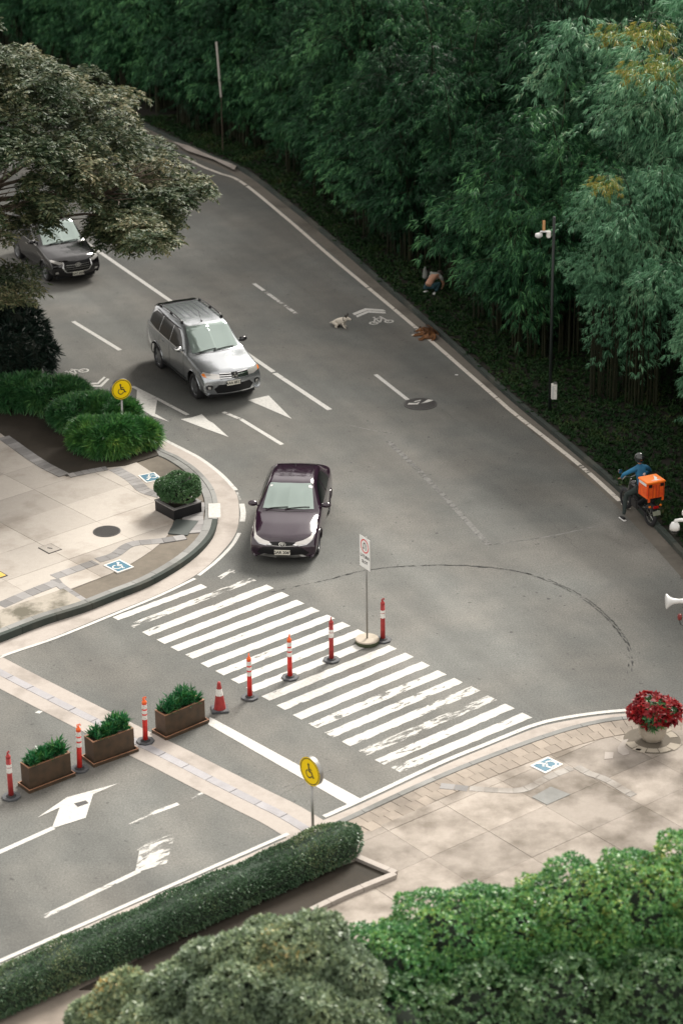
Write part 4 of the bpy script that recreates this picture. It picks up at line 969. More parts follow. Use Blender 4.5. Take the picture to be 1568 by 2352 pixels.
# ------------------------------------------------------------------ hedge along the lower road
ha = G2(782, 1972); hb = G2(-260, 2440); d = (ha - hb).normalized(); nn = Vector((-d.y, d.x)); Lh = (ha - hb).length; W_, H_ = .85, .62
e = empty('clipped_hedge', (hb.x, hb.y, ZR), math.atan2(d.y, d.x)); tag(e, 'long clipped rounded hedge beside the lower road, ending near a yellow wheelchair sign', 'hedge')
rng = np.random.default_rng(61); n = 30000; t = rng.random(n) * (Lh + .55); a = rng.random(n) * 4.4 - .63
def hsec(a):   # superellipse section
    c, s_ = np.cos(a), np.sin(a); ex = .62
    return np.sign(c) * np.abs(c) ** ex * W_ / 2, .5 * H_ + np.sign(s_) * np.abs(s_) ** ex * H_ / 2
y, z = hsec(a); end = np.clip((t - (Lh - .25)) / .7, 0, 1); sc = np.sqrt(1 - end ** 2 * .98)
P = np.column_stack([np.minimum(t, Lh + .42), y * sc, .5 * H_ + (z - .5 * H_) * (sc * .6 + .4)]); P += rng.normal(0, .012, P.shape); wav = .03 * np.sin(P[:, 0] * 2.1) + .02 * np.sin(P[:, 0] * 5.3); P[:, 2] += wav * (P[:, 2] > .4)
N = np.column_stack([end * 1.2, np.cos(a), np.sin(a)]); N += rng.normal(0, .5, N.shape); N /= np.linalg.norm(N, axis=1)[:, None]
k = P[:, 2] > .03
link('foliage', leaf_mesh('hedge_foliage', P[k], N[k], .055 * rng.uniform(.7, 1.3, k.sum()), .034, rng), M['hedge'], e)
mb = MB(); aa = np.linspace(-.6, 3.74, 20); yy, zz = hsec(aa); vs = []; fs = []
xs = [0, Lh * .5, Lh - .2, Lh + .15, Lh + .36]; ss = [.94, .94, .94, .8, .35]
for x, s_ in zip(xs, ss):
    for j in range(20): vs.append((x, yy[j] * s_, .5 * H_ + (zz[j] - .5 * H_) * (s_ * .7 + .24)))
for i in range(len(xs) - 1):
    for j in range(19): fs.append((i * 20 + j, (i + 1) * 20 + j, (i + 1) * 20 + j + 1, i * 20 + j + 1))
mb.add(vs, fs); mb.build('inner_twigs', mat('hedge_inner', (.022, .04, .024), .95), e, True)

# ------------------------------------------------------------------ trees and tall shrubs below the frame
def crown_tree(name, x, y, hgt, lumps, n, k, L, W, mt, label, cat, group=None, seed=0, spread=(.4, 1.4), droop=.1, tr=.09):
    rng = np.random.default_rng(seed); e = empty(name, (x, y, ZR)); tag(e, label, cat, group)
    P, N = lumps_points(lumps, n, rng, .25, -.7); N = N + rng.normal(0, .35, N.shape)
    link('crown', leaf_mesh('crown', *whorls(P, N, k, L, W, spread[0], spread[1], droop, rng), rng), mt, e)
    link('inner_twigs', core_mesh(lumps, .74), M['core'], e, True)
    mb = MB(); mb.tube([(0, 0, 0), (.03, .02, hgt * .5), (0, 0, hgt)], [tr, tr * .8, tr * .5], 8)
    for l in lumps: mb.tube([(0, 0, hgt * .45), (l[0] * .6, l[1] * .6, l[2] * .85), (l[0], l[1], l[2])], [tr * .5, tr * .35, tr * .2], 6)
    mb.build('trunk', M['bark'], e); return e
def top_px(px, py, z):      # place where a thing of height z shows its top at px,py
    p = G(px, py, z); return p.x, p.y
BT = [((900, 2130), 3.6, 1.15, 'leftmost of its row, tapering beside the grey-green tree'), ((1040, 2060), 3.8, 1.3, 'second from the left of the bright row'), ((1190, 2050), 3.8, 1.25, 'middle of the bright row below the stained forecourt'), ((1340, 1995), 4.1, 1.3, 'fourth from the left of the bright row'), ((1490, 1975), 4.3, 1.3, 'fifth from the left, below the red flowers'), ((1640, 1930), 4.5, 1.4, 'tallest, cut by the right edge of the frame')]
for i, ((px, py), h, r, lab) in enumerate(BT):
    x, y = top_px(px, py + 60, h - .6); rs = random.Random(i + 70)
    lm = [(0, 0, h - 1.15, r, r * .9, 1.15), (-.6, -.25, h - 1.5, r * .75, r * .7, 1.0), (.65, -.15, h - 1.35, r * .72, r * .7, 1.0), (.1, -.9, h - 2.1, r * .9, r * .7, 1.1), (-.2, -1.2, h - 3.0, r, .8, 1.0)]
    crown_tree('leafy_shrub_tree', x, y - .3, h - .8, lm, 8500, 6, .075, .038, M['lime'], 'bright green bushy tree, ' + lab, 'tree', 'bushy trees along the bottom of the view', 80 + i)
BT2 = [((900, 2290), 3.2, 'bottom row, leftmost, next to the grey-green tree'), ((1090, 2250), 3.2, 'bottom row, second from left'), ((1290, 2230), 3.3, 'bottom row, third from left'), ((1500, 2210), 3.4, 'bottom row, rightmost')]
M['lime_dim'] = leaf_mat('dull_green_leaf', [(0.0, (.035, .09, .04)), (.5, (.075, .16, .065)), (.88, (.15, .24, .09)), (1.0, (.34, .30, .09))], .6, .45, .45, .2, .1)
for i, ((px, py), h, lab) in enumerate(BT2):
    x, y = top_px(px, py + 40, h - .5)
    lm = [(0, 0, h - 1.1, 1.25, 1.0, 1.1), (-.7, -.3, h - 1.6, .9, .8, 1.0), (.7, -.3, h - 1.5, .9, .8, 1.0), (0, -.9, h - 2.2, 1.1, .8, 1.0)]
    crown_tree('leafy_shrub_tree', x, y - .2, h - .8, lm, 3600, 6, .09, .045, M['lime_dim'], 'dull green bushy tree, ' + lab, 'tree', 'bushy trees along the bottom of the view', 95 + i)
def at_h(px, py, z):
    p = G(px, py, z); return p
gt = G(560, 2560, 0); lm = []
for (px, py, z, r) in [(690, 2165, 4.0, .85), (770, 2215, 3.7, .7), (560, 2190, 3.9, .62), (610, 2150, 3.8, .45), (470, 2215, 3.6, .6), (540, 2280, 3.7, .75), (400, 2270, 3.4, .6), (300, 2270, 3.2, .5), (660, 2290, 3.6, .85), (235, 2330, 2.9, .55), (350, 2360, 3.0, .7), (480, 2370, 3.1, .8), (620, 2400, 3.1, .9), (780, 2330, 3.2, .8), (215, 2400, 2.6, .5)]:
    q = at_h(px, py, z); lm.append((q.x - gt.x, q.y - gt.y, z - ZR - r * .35, r, r * .9, r * .85))
crown_tree('grey_green_tree', gt.x, gt.y, 2.6, lm, 9500, 7, .11, .05, M['greytree'], 'lumpy grey-green tree with yellow young leaves, bottom centre in front of the long hedge', 'tree', seed=120, spread=(.5, 1.5), droop=.2, tr=.12)

# ------------------------------------------------------------------ bollards, cone, planters
def bollard(px, py, style, label, lean=0):
    p = at(px, py, 0); e = empty('traffic_bollard', p, R((px * 37) % 90)); tag(e, label, 'bollard', 'red and white traffic bollards in a line across the road')
    oc = [(.205 * math.cos(R(22.5 + 45 * k)), .205 * math.sin(R(22.5 + 45 * k))) for k in range(8)]
    MB().prism(oc, .0, .035).build('base', M['rubber_grey'], e, bevel=.006); MB().lathe([(.11, .036), (.085, .06), (.06, .065)], 20).build('collar', M['rubber'], e)
    red = M['bollard_red'] if style == 'a' else M['bollard_dull']
    H = 1.02
    top = M['bollard_org'] if style == 'a' else red
    e2 = e
    mb = MB(); rings = [(.056, .06), (.052, .5), (.050, .95)]
    mb.lathe([(.058, .055), (.054, .4), (.051, .94)], 20).build('post', red, e2, True)
    mb = MB(); mb.lathe([(.052, .94), (.052, .985), (.040, 1.0), (.025, 1.02), (.022, 1.04)], 20); mb.build('cap', top, e2, True)
    mb = MB(); mb.tube([(0, 0, 1.03), (.0, 0, 1.07), (.03, 0, 1.095), (.045, 0, 1.075), (.04, 0, 1.05)], .012, 6); mb.tube([(-.03, 0, 1.035), (-.03, 0, 1.075), (0, 0, 1.09)], .01, 6); mb.build('handle', top, e2)
    if style == 'a': bands = [(.56, .66), (.70, .78), (.82, .92)]
    else: bands = [(.60, .72), (.735, .80)]
    for a, b in bands: MB().lathe([(.0562, a), (.0545, b)], 20, caps=False).build('reflective_band', M['reflect'], e2, True)
    if lean: e.rotation_euler = (lean[0], lean[1], e.rotation_euler[2])
    return e
bollard(26, 1832, 'b', 'faded red bollard at the left edge, left of the nearest brown planter')
bollard(183, 1768, 'a', 'red and white bollard with orange cap between the leftmost and middle brown planters', (0, .03))
bollard(334, 1704, 'a', 'red and white bollard with orange cap between the middle planter and the rightmost planter', (0, .02))
bollard(574, 1603, 'a', 'red and white bollard on the crosswalk nearest the traffic cone', (0, .02))
bollard(666, 1557, 'a', 'red and white bollard on the crosswalk, second right of the traffic cone')
bollard(761, 1517, 'b', 'red bollard with one wide white band, left of the round concrete sign base', (0, .02))
bollard(879, 1471, 'b', 'dull red bollard behind the concrete base of the U-turn sign')
p = at(505, 1631); e = empty('traffic_cone', p, R(8)); tag(e, 'faded red traffic cone with one white band beside the rightmost brown planter', 'traffic cone')
MB().box((0, 0, .022), (.38, .38, .044)).build('base', M['rubber_grey'], e, bevel=.012)
MB().lathe([(.135, .045), (.085, .38)], 24, caps=False).build('cone_body', M['bollard_dull'], e, True); MB().lathe([(.085, .38), (.058, .54)], 24, caps=False).build('reflective_band', M['reflect'], e, True)
MB().lathe([(.058, .54), (.04, .66), (.032, .70), (.001, .71)], 24, caps=False).build('tip', M['bollard_dull'], e, True)

def planter(near, right, left, seed, lab, lab2, tall):
    A, B, C = G2(*near), G2(*right), G2(*left); u = (B - A).normalized(); L = (B - A).length; v = Vector((-u.y, u.x)); W = max(.46, min(.56, abs((C - A).dot(v)))); c = A + u * L / 2 + v * W / 2
    e = empty('brown_planter', (c.x, c.y, 0), math.atan2(u.y, u.x)); tag(e, lab, 'planter', 'long brown planters in the bollard line')
    def frame(L, W, t, z0, z1):
        mb = MB()
        for (cx, cy, dx, dy) in ((0, -W / 2 + t / 2, L, t), (0, W / 2 - t / 2, L, t), (-L / 2 + t / 2, 0, t, W - 2 * t), (L / 2 - t / 2, 0, t, W - 2 * t)): mb.box((cx, cy, (z0 + z1) / 2), (dx, dy, z1 - z0))
        return mb
    frame(L, W, .02, 0.0, .075).build('tray', M['planter_brown'], e); frame(L, W, .02, .0752, .083).build('tray_rim', M['planter_rim'], e); MB().box((0, 0, .015), (L - .05, W - .05, .02)).build('tray_floor', M['planter_brown'], e)
    l2, w2 = L - .12, W - .14
    frame(l2, w2, .025, .03, .56).build('wall', M['planter_brown'], e); frame(l2 + .006, w2 + .006, .034, .5602, .570).build('rim', M['planter_rim'], e); MB().box((0, 0, .47), (l2 - .05, w2 - .05, .04)).build('soil', M['soil'], e)
    rng = np.random.default_rng(seed); n = 46; t = rng.random(n); P = np.column_stack([(t - .5) * (l2 - .16), rng.uniform(-.5, .5, n) * (w2 - .1), np.full(n, .49)])
    e3 = empty('leafy_plants', (c.x, c.y, 0), math.atan2(u.y, u.x)); tag(e3, lab2, 'plant', 'leafy plants in the brown planters')
    hh = tall(t)
    mb = MB()
    Pn = []; Nn = []; Ln = []
    for i in range(n):
        h = hh[i] * rng.uniform(.6, 1.1); mb.tube([tuple(P[i]), tuple(P[i] + np.array([rng.normal(0, .02), rng.normal(0, .02), h]))], [.006, .004], 4)
        for q in range(5): Pn.append(P[i] + np.array([0, 0, h * (.2 + .2 * q)]) + rng.normal(0, .015, 3)); Nn.append((rng.normal(0, .3), rng.normal(0, .3), 1))
    mb.build('stems', M['culm'], e3)
    link('leaves', leaf_mesh('planter_leaves', *whorls(np.array(Pn), np.array(Nn), 5, .21, .038, .15, .95, .05, rng), rng), M['leafy'], e3)
planter(z1(165, 865), z1(425, 765), z1(90, 822), 1, 'long brown planter nearest the left edge of the photo', 'bright green leaves growing in the brown planter nearest the left edge', lambda t: .16 + .10 * t)
planter(z1(525, 718), z1(778, 628), z1(450, 668), 2, 'middle brown planter of three, on the drain channel', 'tall green leaves rising at the right end of the middle brown planter', lambda t: .10 + .30 * t)
planter((381, 1702), (481, 1660), (351, 1682), 3, 'brown planter farthest right, next to the traffic cone', 'green leaves in the brown planter next to the traffic cone', lambda t: .12 + .22 * (1 - abs(t - .55) * 1.4))

# ------------------------------------------------------------------ signs
def text_mesh(name, body, size, mt, parent, M4, extrude=0.0):
    cu = bpy.data.curves.new(name, 'FONT'); cu.body = body; cu.size = size; cu.align_x = 'CENTER'; cu.align_y = 'CENTER'; cu.extrude = extrude; cu.offset = size * .03
    tmp = bpy.data.objects.new(name, cu); COL.objects.link(tmp); dg = bpy.context.evaluated_depsgraph_get(); me = bpy.data.meshes.new_from_object(tmp.evaluated_get(dg)); bpy.data.objects.remove(tmp)
    me.transform(M4); me.materials.clear(); return link(name, me, mt, parent)
VERT = Matrix(((1, 0, 0, 0), (0, 0, -1, 0), (0, 1, 0, 0), (0, 0, 0, 1)))     # text plane -> vertical plane facing -Y
p = at(843, 1477); e = empty('u_turn_sign', p, R(-59)); tag(e, 'white U-turn slot sign on a thin steel pole in a round concrete base', 'road sign')
MB().lathe([(.27, 0), (.285, .03), (.285, .10)], 40, caps=False).build('base_side', M['moss'], e, True); MB().lathe([(.285, .10), (.27, .125), (.001, .13)], 40, caps=False).build('base_top', M['concrete'], e)
pole = MB().tube([(0, 0, .12), (-.03, .02, 2.72)], .022, 12).build('pole', M['steel'], e, True)
S = Matrix.Translation((-.02, -.03, 2.33))
MB().box((-.02, -.025, 2.33), (.45, .008, .78)).build('panel', M['sign_white'], e)
MB().box((-.02, -.018, 2.33), (.462, .006, .79)).build('panel_back', M['steel'], e)
V2 = Matrix.Translation((-.02, -.0305, 2.33)) @ VERT
mb = MB(); mb.ring((0, .17), .145, .175, 0, M=V2, n=40); mb.build('red_ring', M['sign_red'], e)
mb = MB(); mb.ring((0, .20), .035, .062, .001, 0, math.pi, M=V2, n=20); mb.sheet([(.035, .07), (.062, .07), (.062, .20), (.035, .20)], .001, V2); mb.sheet([(-.062, .12), (-.035, .12), (-.035, .20), (-.062, .20)], .001, V2); mb.sheet([(-.085, .125), (-.0485, .065), (-.012, .125)], .001, V2); mb.build('arrow', M['sign_black'], e)
text_mesh('lettering', 'U-TURN', .105, M['sign_black'], e, V2 @ Matrix.Translation((0, -.10, .001))); text_mesh('lettering', 'SLOT', .105, M['sign_black'], e, V2 @ Matrix.Translation((0, -.24, .001)))
def round_sign(px, py, zb_, az, zc, rad, thick, label, side='steel'):
    p = at(px, py, zb_); e = empty('wheelchair_sign', p, R(az + 90)); tag(e, label, 'road sign', None)
    MB().tube([(0, 0, -.1), (0, 0, zc - rad)], .03, 12).build('pole', M['steel'], e, True)
    Mr = Matrix.Translation((0, 0, zc)) @ Matrix.Rotation(R(90), 4, 'X'); h = thick / 2
    MB().lathe([(rad, -h), (rad, h)], 48, Mr, caps=False).build('drum_side', M[side], e, True)
    MB().lathe([(rad * .96, h + .003), (.001, h + .003)], 48, Mr, caps=False).build('face', M['sign_yellow'], e)
    MB().lathe([(rad, -h - .001), (.001, -h - .001)], 48, Mr, caps=False).build('back', M['sign_black'], e)
    VV = Matrix.Translation((0, -h - .006, zc)) @ VERT
    mb = MB(); mb.ring((0, 0), rad * .965, rad * 1.0, 0, M=VV, n=48); mb.build('outer_border', M['sign_yellow'], e)
    mb = MB(); mb.ring((0, 0), rad * .86, rad * .92, 0, M=VV, n=48); mb.build('black_border', M['sign_black'], e)
    mb = MB(); wheelchair(mb, VV, rad * 1.15, .001, .10); mb.build('wheelchair_symbol', M['sign_black'], e)
round_sign(719, 1932, .05, -140, 1.62, .31, .09, 'round yellow wheelchair sign with thick steel drum at the end of the hedge')
round_sign(284, 1010, ZL, -62, 1.55, .30, .10, 'round yellow wheelchair sign rising out of the green shrubs by the road bend')

# flower pot with red poinsettia
p = at(1497, 1700, ZR); e = empty('flower_pot', p); tag(e, 'round stone flower pot holding the red poinsettia near the right edge', 'flower pot')
MB().lathe([(.16, 0), (.22, .05), (.29, .18), (.31, .30), (.29, .38), (.32, .42), (.30, .45), (.27, .42), (.001, .40)], 28).build('pot', M['concrete'], e, True)
e = empty('stone_ring', (p.x, p.y, ZR)); tag(e, 'pale broken stone ring on the ground around the flower pot', 'stone ring')
mb = MB()
for k in range(9):
    a0 = R(190 + k * 30); 
    if k in (5,): continue
    mb.ring((0, 0), .40, .60 + .04 * math.sin(k * 2), .012, a0, a0 + R(28), 6)
mb.build('stone_ring_piece', M['concrete'], e)
MB().lathe([(.62, .0), (.40, .008), (.001, .008)], 30, caps=False).build('soil_patch', M['wash'], e)
rng = np.random.default_rng(9); lm = [(0, 0, .72, .52, .50, .30), (-.18, 0, .68, .35, .4, .25), (.2, -.1, .70, .35, .35, .25)]
e = empty('poinsettia', (p.x, p.y, ZR)); tag(e, 'dense red poinsettia overflowing the round stone pot', 'flowers')
P, N = lumps_points(lm, 150, rng, .1, -.35); link('bracts', leaf_mesh('bracts', *whorls(P, N + rng.normal(0, .2, N.shape), 7, .135, .075, .9, 1.4, .0, rng), rng), M['red_leaf'], e)
P, N = lumps_points([(0, 0, .68, .48, .46, .27)], 170, rng, .3, -.6); link('green_leaves', leaf_mesh('green_leaves', *whorls(P, N, 5, .13, .06, .8, 1.5, .15, rng), rng), M['shrub_mid'], e)
link('inner_twigs', core_mesh([(0, 0, .66, .45, .43, .26)], .8), M['core'], e, True); MB().tube([(0, 0, .3), (0, 0, .6)], .03, 6).build('stem', M['bark'], e)
q = at(*zr(1278, 583), ZR); o = MB().sheet([(-.07, -.03), (.03, -.06), (.08, .02), (-.02, .05)], .012).build('fallen_petal', M['red_leaf']); o.location = q; tag(o, 'single red petal lying on the stained paving below the flower pot', 'petal')

# pole with dome camera, horn loudspeaker and red lamp at the right edge (pole itself just outside the frame)
pp = at(1600, 1745, ZR); e = empty('camera_pole', (pp.x, pp.y, ZR)); tag(e, 'white pole at the right edge of the photo carrying a dome camera and a horn', 'pole')
MB().tube([(0, 0, 0), (0, 0, 7.0)], [.07, .05], 14).build('shaft', M['white_metal'], e, True); MB().lathe([(.14, 0), (.14, .03), (.09, .05)], 16).build('foot_plate', M['steel'], e)
def hz(px, py):     # height on the vertical through pp at which it projects to row py
    lo, hi = 0, 12
    for _ in range(40):
        m = (lo + hi) / 2; t = G(px, py, m)
        if t.y > pp.y: lo = m
        else: hi = m
    return lo
hD = hz(1550, 1205); e = empty('dome_camera', (0, 0, 0)); x0 = G(1549, 1205, hD).x; e.location = (x0, pp.y, hD); tag(e, 'white dome security camera hanging from a curved arm at the right edge', 'security camera')
MB().tube([(pp.x - x0 - .03, 0, .10), (.10, 0, .10), (.02, 0, .09), (0, 0, .03)], .035, 10).build('arm', M['white_metal'], e, True)
MB().lathe([(.03, .06), (.07, .035), (.098, -.02), (.105, -.10)], 24).build('housing', M['white_metal'], e, True); MB().lathe([(.095, -.101), (.088, -.15), (.05, -.19), (.001, -.20)], 24).build('dome', M['glass_dark'], e, True)
hS = hz(1545, 1381); x0 = G(1529, 1381, hS).x; e = empty('horn_loudspeaker', (x0, pp.y, hS)); tag(e, 'white horn loudspeaker pointing left at the right edge of the photo', 'loudspeaker')
Mx = Matrix.Rotation(R(90), 4, 'Y')
MB().lathe([(.155, 0), (.16, .012), (.125, .05), (.085, .10), (.055, .17), (.045, .28), (.05, .30), (.05, .5)], 28, Mx).build('horn', M['white_metal'], e, True)
MB().tube([(.45, 0, -.02), (pp.x - x0 - .02, 0, -.02)], .018, 8).build('bracket', M['steel'], e)
hR = hz(1560, 1412); x0 = G(1559, 1412, hR).x; e = empty('beacon_lamp', (x0, pp.y - .1, hR)); tag(e, 'small dark red beacon lamp on a wire below the horn loudspeaker', 'lamp')
MB().lathe([(.045, -.06), (.048, .02), (.03, .06), (.001, .07)], 16).build('lens', mat('beacon_red', (.16, .012, .010), .3), e, True); MB().tube([(0, 0, -.06), (.01, 0, -.14), (.05, 0, -.2), (pp.x - x0 - .03, .1, -.22)], .01, 6).build('wire', M['black'], e)
hU = hz(1568, 1295); x0 = G(1573, 1295, hU).x; e = empty('light_fitting', (x0, pp.y - .05, hU)); tag(e, 'small cream box cut by the right edge above the dome camera', 'light fitting')
for zz in (hz(1568, 1295),):
    pass
hU = hz(1568, 1178) ; e.location = (G(1572, 1178, hU).x, pp.y, hU); MB().box((0, 0, 0), (.10, .08, .12)).build('housing', M['reflect'], e, bevel=.02); MB().tube([(.04, 0, 0), (pp.x - e.location.x, 0, 0)], .012, 6).build('bracket', M['steel'], e)

# camera pole in the bamboo
bp = G(1262, 945, .1); e = empty('camera_pole', bp); tag(e, 'dark slim pole in front of the bamboo with small white camera at its top', 'pole')
def hzz(px, py, yy):
    lo, hi = 0, 14
    for _ in range(40):
        m = (lo + hi) / 2
        if G(px, py, m).y > yy: lo = m
        else: hi = m
    return lo
ht = hzz(1258, 545, bp.y)
MB().tube([(0, 0, 0), (0, 0, ht + .5)], [.05, .04], 10).build('shaft', mat('dark_green_pole', (.007, .012, .010), .6), e, True)
hc = hzz(1243, 535, bp.y); x0 = G(1243, 535, hc).x
c = empty('security_camera', (x0, bp.y - .05, hc)); tag(c, 'small white security camera high on the dark pole before the bamboo', 'security camera')
MB().tube([(.26, 0, .02), (.12, 0, .06), (-.02, 0, .06), (-.05, 0, 0)], .03, 8).build('arm', M['white_metal'], c, True); MB().lathe([(.05, .02), (.10, -.0), (.11, -.07), (.05, -.12), (.001, -.13)], 16, Matrix.Translation((-.08, 0, 0))).build('housing', M['white_metal'], c, True); MB().box((.20, 0, -.02), (.12, .1, .2)).build('junction_box', M['reflect'], c, bevel=.02); MB().box((.06, 0, .24), (.08, .03, .30)).build('antenna', mat('orange_lamp_tag', (.50, .28, .12), .5), c, bevel=.01)
hb_ = hzz(1271, 895, bp.y); x0 = G(1271, 895, hb_).x
c = empty('control_box', (x0, bp.y - .12, hb_)); tag(c, 'narrow white control box fixed low on the dark pole beside the verge', 'electrical box'); MB().box((0, 0, 0), (.16, .14, .46)).build('cabinet', M['reflect'], c, bevel=.01); MB().box((.03, 0, .25), (.1, .12, .04)).build('hood', M['steel'], c); MB().box((-.04, -.075, 0), (.05, .01, .40)).build('door', M['white_metal'], c)
# pale lamp post strip far up
a = G(512, 348, 0.1)
e = empty('lamp_post', (a.x, a.y, 0.08)); tag(e, 'thin pale post rising among the dark bamboo at the top centre-left', 'post')
hA = hzz(503, 222, a.y); lo, hi = 0, 16
for _ in range(40):
    m = (lo + hi) / 2
    if G(497, 95, m).y > a.y: lo = m
    else: hi = m
MB().tube([(0, 0, 0), (0, 0, hA - .08)], .022, 8).build('shaft', M['bark'], e); MB().tube([(0, -.02, hA - .08), (G(497, 95, lo).x - a.x, -.02, lo - .08)], .045, 8).build('lit_tube', M['lamp_strip'], e)
# ------------------------------------------------------------------ vehicles
def catmull(P, i, t):
    n = len(P); g = lambda k: P[max(0, min(n - 1, k))]
    a, b, c, d = g(i - 1), g(i), g(i + 1), g(i + 2); m1 = (c - a) * .5 * .75; m2 = (d - b) * .5 * .75
    t2, t3 = t * t, t * t * t
    return (2 * t3 - 3 * t2 + 1) * b + (t3 - 2 * t2 + t) * m1 + (-2 * t3 + 3 * t2) * c + (t3 - t2) * m2
def car_shell(st, wheels, wr):
    """st: list of (y, bow, [(x,z)*8]).  returns the body mesh, a full BVH"""
    Pn = np.array([[(x, y + bow * (1 - (x / max(.01, pts[2][0])) ** 2), z) for x, z in pts] for (y, bow, pts) in st])
    nr = len(Pn); rows = []
    for i in range(nr - 1):
        k = max(3, int(np.abs(Pn[i + 1] - Pn[i]).max() / .045))
        for j in range(k): rows.append((i, j / k))
    rows.append((nr - 2, 1.0)); A = np.array([catmull(Pn, i, t) for i, t in rows])       # rows x 8 x 3
    A = np.transpose(A, (1, 0, 2)); cols = []
    for i in range(7):
        for j in range(5): cols.append((i, j / 5))
    cols.append((6, 1.0)); Bn = np.array([catmull(A, i, t) for i, t in cols]); Bn = np.transpose(Bn, (1, 0, 2))   # rows x cols x 3
    full = np.concatenate([Bn, Bn[:, -2::-1] * np.array([-1, 1, 1])], 1); r, c, _ = full.shape
    V = full.reshape(-1, 3); F = []; Fall = []
    for i in range(r - 1):
        for j in range(c - 1):
            f = (i * c + j, i * c + j + 1, (i + 1) * c + j + 1, (i + 1) * c + j); Fall.append(f)
            m = V[list(f)].mean(0); hole = False
            for wy, wz in wheels:
                if (m[1] - wy) ** 2 + (m[2] - wz) ** 2 < wr ** 2 and abs(m[0]) > .55: hole = True
            if not hole: F.append(f)
    bv = BVHTree.FromPolygons([Vector(v) for v in V], Fall)
    return V, F, bv
def patch(bv, poly, o, u, v, d, off=.006, step=.05):
    """polygon (a,b) in the frame o + a*u + b*v, cast along d onto the body"""
    bm = bmesh.new(); vs = [bm.verts.new((a, b, 0)) for a, b in poly]; f = bm.faces.new(vs); bmesh.ops.triangulate(bm, faces=[f])
    xs = [p[0] for p in poly]; ys = [p[1] for p in poly]
    for ax, lo, hi in ((0, min(xs), max(xs)), (1, min(ys), max(ys))):
        k = lo + step
        while k < hi - 1e-4:
            bmesh.ops.bisect_plane(bm, geom=bm.verts[:] + bm.edges[:] + bm.faces[:], plane_co=(k, 0, 0) if ax == 0 else (0, k, 0), plane_no=(1, 0, 0) if ax == 0 else (0, 1, 0)); k += step
    o, u, v, d = Vector(o), Vector(u), Vector(v), Vector(d).normalized(); last = None; bm.verts.ensure_lookup_table(); miss = []
    for w in bm.verts:
        p = o + u * w.co.x + v * w.co.y; h = bv.ray_cast(p, d)
        if h[0] is None: miss.append((w, p)); continue
        nrm = h[1] if h[1].dot(d) < 0 else -h[1]; w.co = h[0] + nrm * off * .6 - d * off * .4; last = h[0]
    for w, p in miss:
        h = bv.find_nearest(p + d * 1.5); w.co = h[0] - d * off
    bmesh.ops.recalc_face_normals(bm, faces=bm.faces)
    me = bpy.data.meshes.new('patch'); bm.to_mesh(me); bm.free()
    s = sum((p.normal.dot(d) for p in me.polygons))
    if s > 0: me.flip_normals()
    return me
FRONT = ((0, 4, 0), (1, 0, 0), (0, 0, 1), (0, -1, 0)); TOP = ((0, 0, 4), (1, 0, 0), (0, 1, 0), (0, 0, -1))
REAR = ((0, -4, 0), (1, 0, 0), (0, 0, 1), (0, 1, 0)); SR = ((3, 0, 0), (0, 1, 0), (0, 0, 1), (-1, 0, 0)); SL = ((-3, 0, 0), (0, 1, 0), (0, 0, 1), (1, 0, 0))
def mir(poly): return [(-a, b) for a, b in poly][::-1]
def wheel(e, x, y, r, w, sgn):
    Mw = Matrix.Translation((x, y, r)) @ Matrix.Rotation(R(90) * sgn, 4, 'Y')
    wh = MB().lathe([(r * .62, -w / 2), (r * .93, -w / 2), (r, -w * .36), (r, w * .36), (r * .93, w / 2), (r * .66, w / 2), (r * .64, w * .3), (r * .64, -w / 2)], 32, Mw, caps=False).build('wheel', M['rubber'], e, True)
    mb = MB(); mb.lathe([(r * .66, w * .45), (r * .62, w * .36), (r * .6, w * .1), (.001, w * .1)], 32, Mw, caps=False)
    for k in range(5):
        a = 2 * math.pi * k / 5; mb.add([Mw @ Vector((math.cos(a) * q * r - math.sin(a) * s * .035, math.sin(a) * q * r + math.cos(a) * s * .035, w * (.40 if q > .3 else .44))) for q, s in ((.08, -1.2), (.63, -1.4), (.63, 1.4), (.08, 1.2))], [(0, 1, 2, 3)])
    rim = mb.build('rim', M['rim'], wh, False)
M['rim'] = mat('alloy_rim', (.30, .31, .32), .35, .8)
def car(name, st, wheels, wr, r, track, paint, loc, rz, label, cat, S):
    e = empty(name, loc, rz); tag(e, label, cat, 'vehicles on the road')
    V, F, bv = car_shell(st, wheels, wr)
    me = bpy.data.meshes.new('body'); me.from_pydata([tuple(v) for v in V], [], F); me.update(); body = link('body', me, paint, e, True)
    bm = bmesh.new(); bm.from_mesh(me); bmesh.ops.remove_doubles(bm, verts=bm.verts, dist=.0004); bmesh.ops.recalc_face_normals(bm, faces=bm.faces); bm.to_mesh(me); bm.free(); me.polygons.foreach_set('use_smooth', [True] * len(me.polygons))
    ymin, ymax = V[:, 1].min(), V[:, 1].max()
    MB().box((0, (ymin + ymax) / 2, .42), (track * 2 - .40, ymax - ymin - .5, .42)).build('underbody', M['black'], e)
    for wy, wz in wheels:
        for s in (-1, 1):
            wheel(e, s * (track - .11), wy, r, .21, s)
            pts = []
            for k in range(25):
                a = R(-8 + 196 * k / 24); q = Vector((s * 3, wy + (wr - .005) * math.cos(a), wz + (wr - .005) * math.sin(a))); h = bv.ray_cast(q, Vector((-s, 0, 0)))
                if h[0] is not None: pts.append(h[0] + Vector((s * .004, 0, 0)))
            if len(pts) > 3: MB().tube(pts, .016, 6).build('wheel_arch', S.get('arch', paint), e, True)
    def add(nm, poly, fr, mt, off=.006, both=False, step=.05, lab=None, thick=0, parent=None):
        for q in ([poly, mir(poly)] if both else [poly]):
            me = patch(bv, q, *fr, off=off, step=step)
            o = link(nm, me, mt, parent or e, True)
        return o
    return e, bv, add
def sm(*p): return list(p)
def body_stations(W, L, zc):
    pass
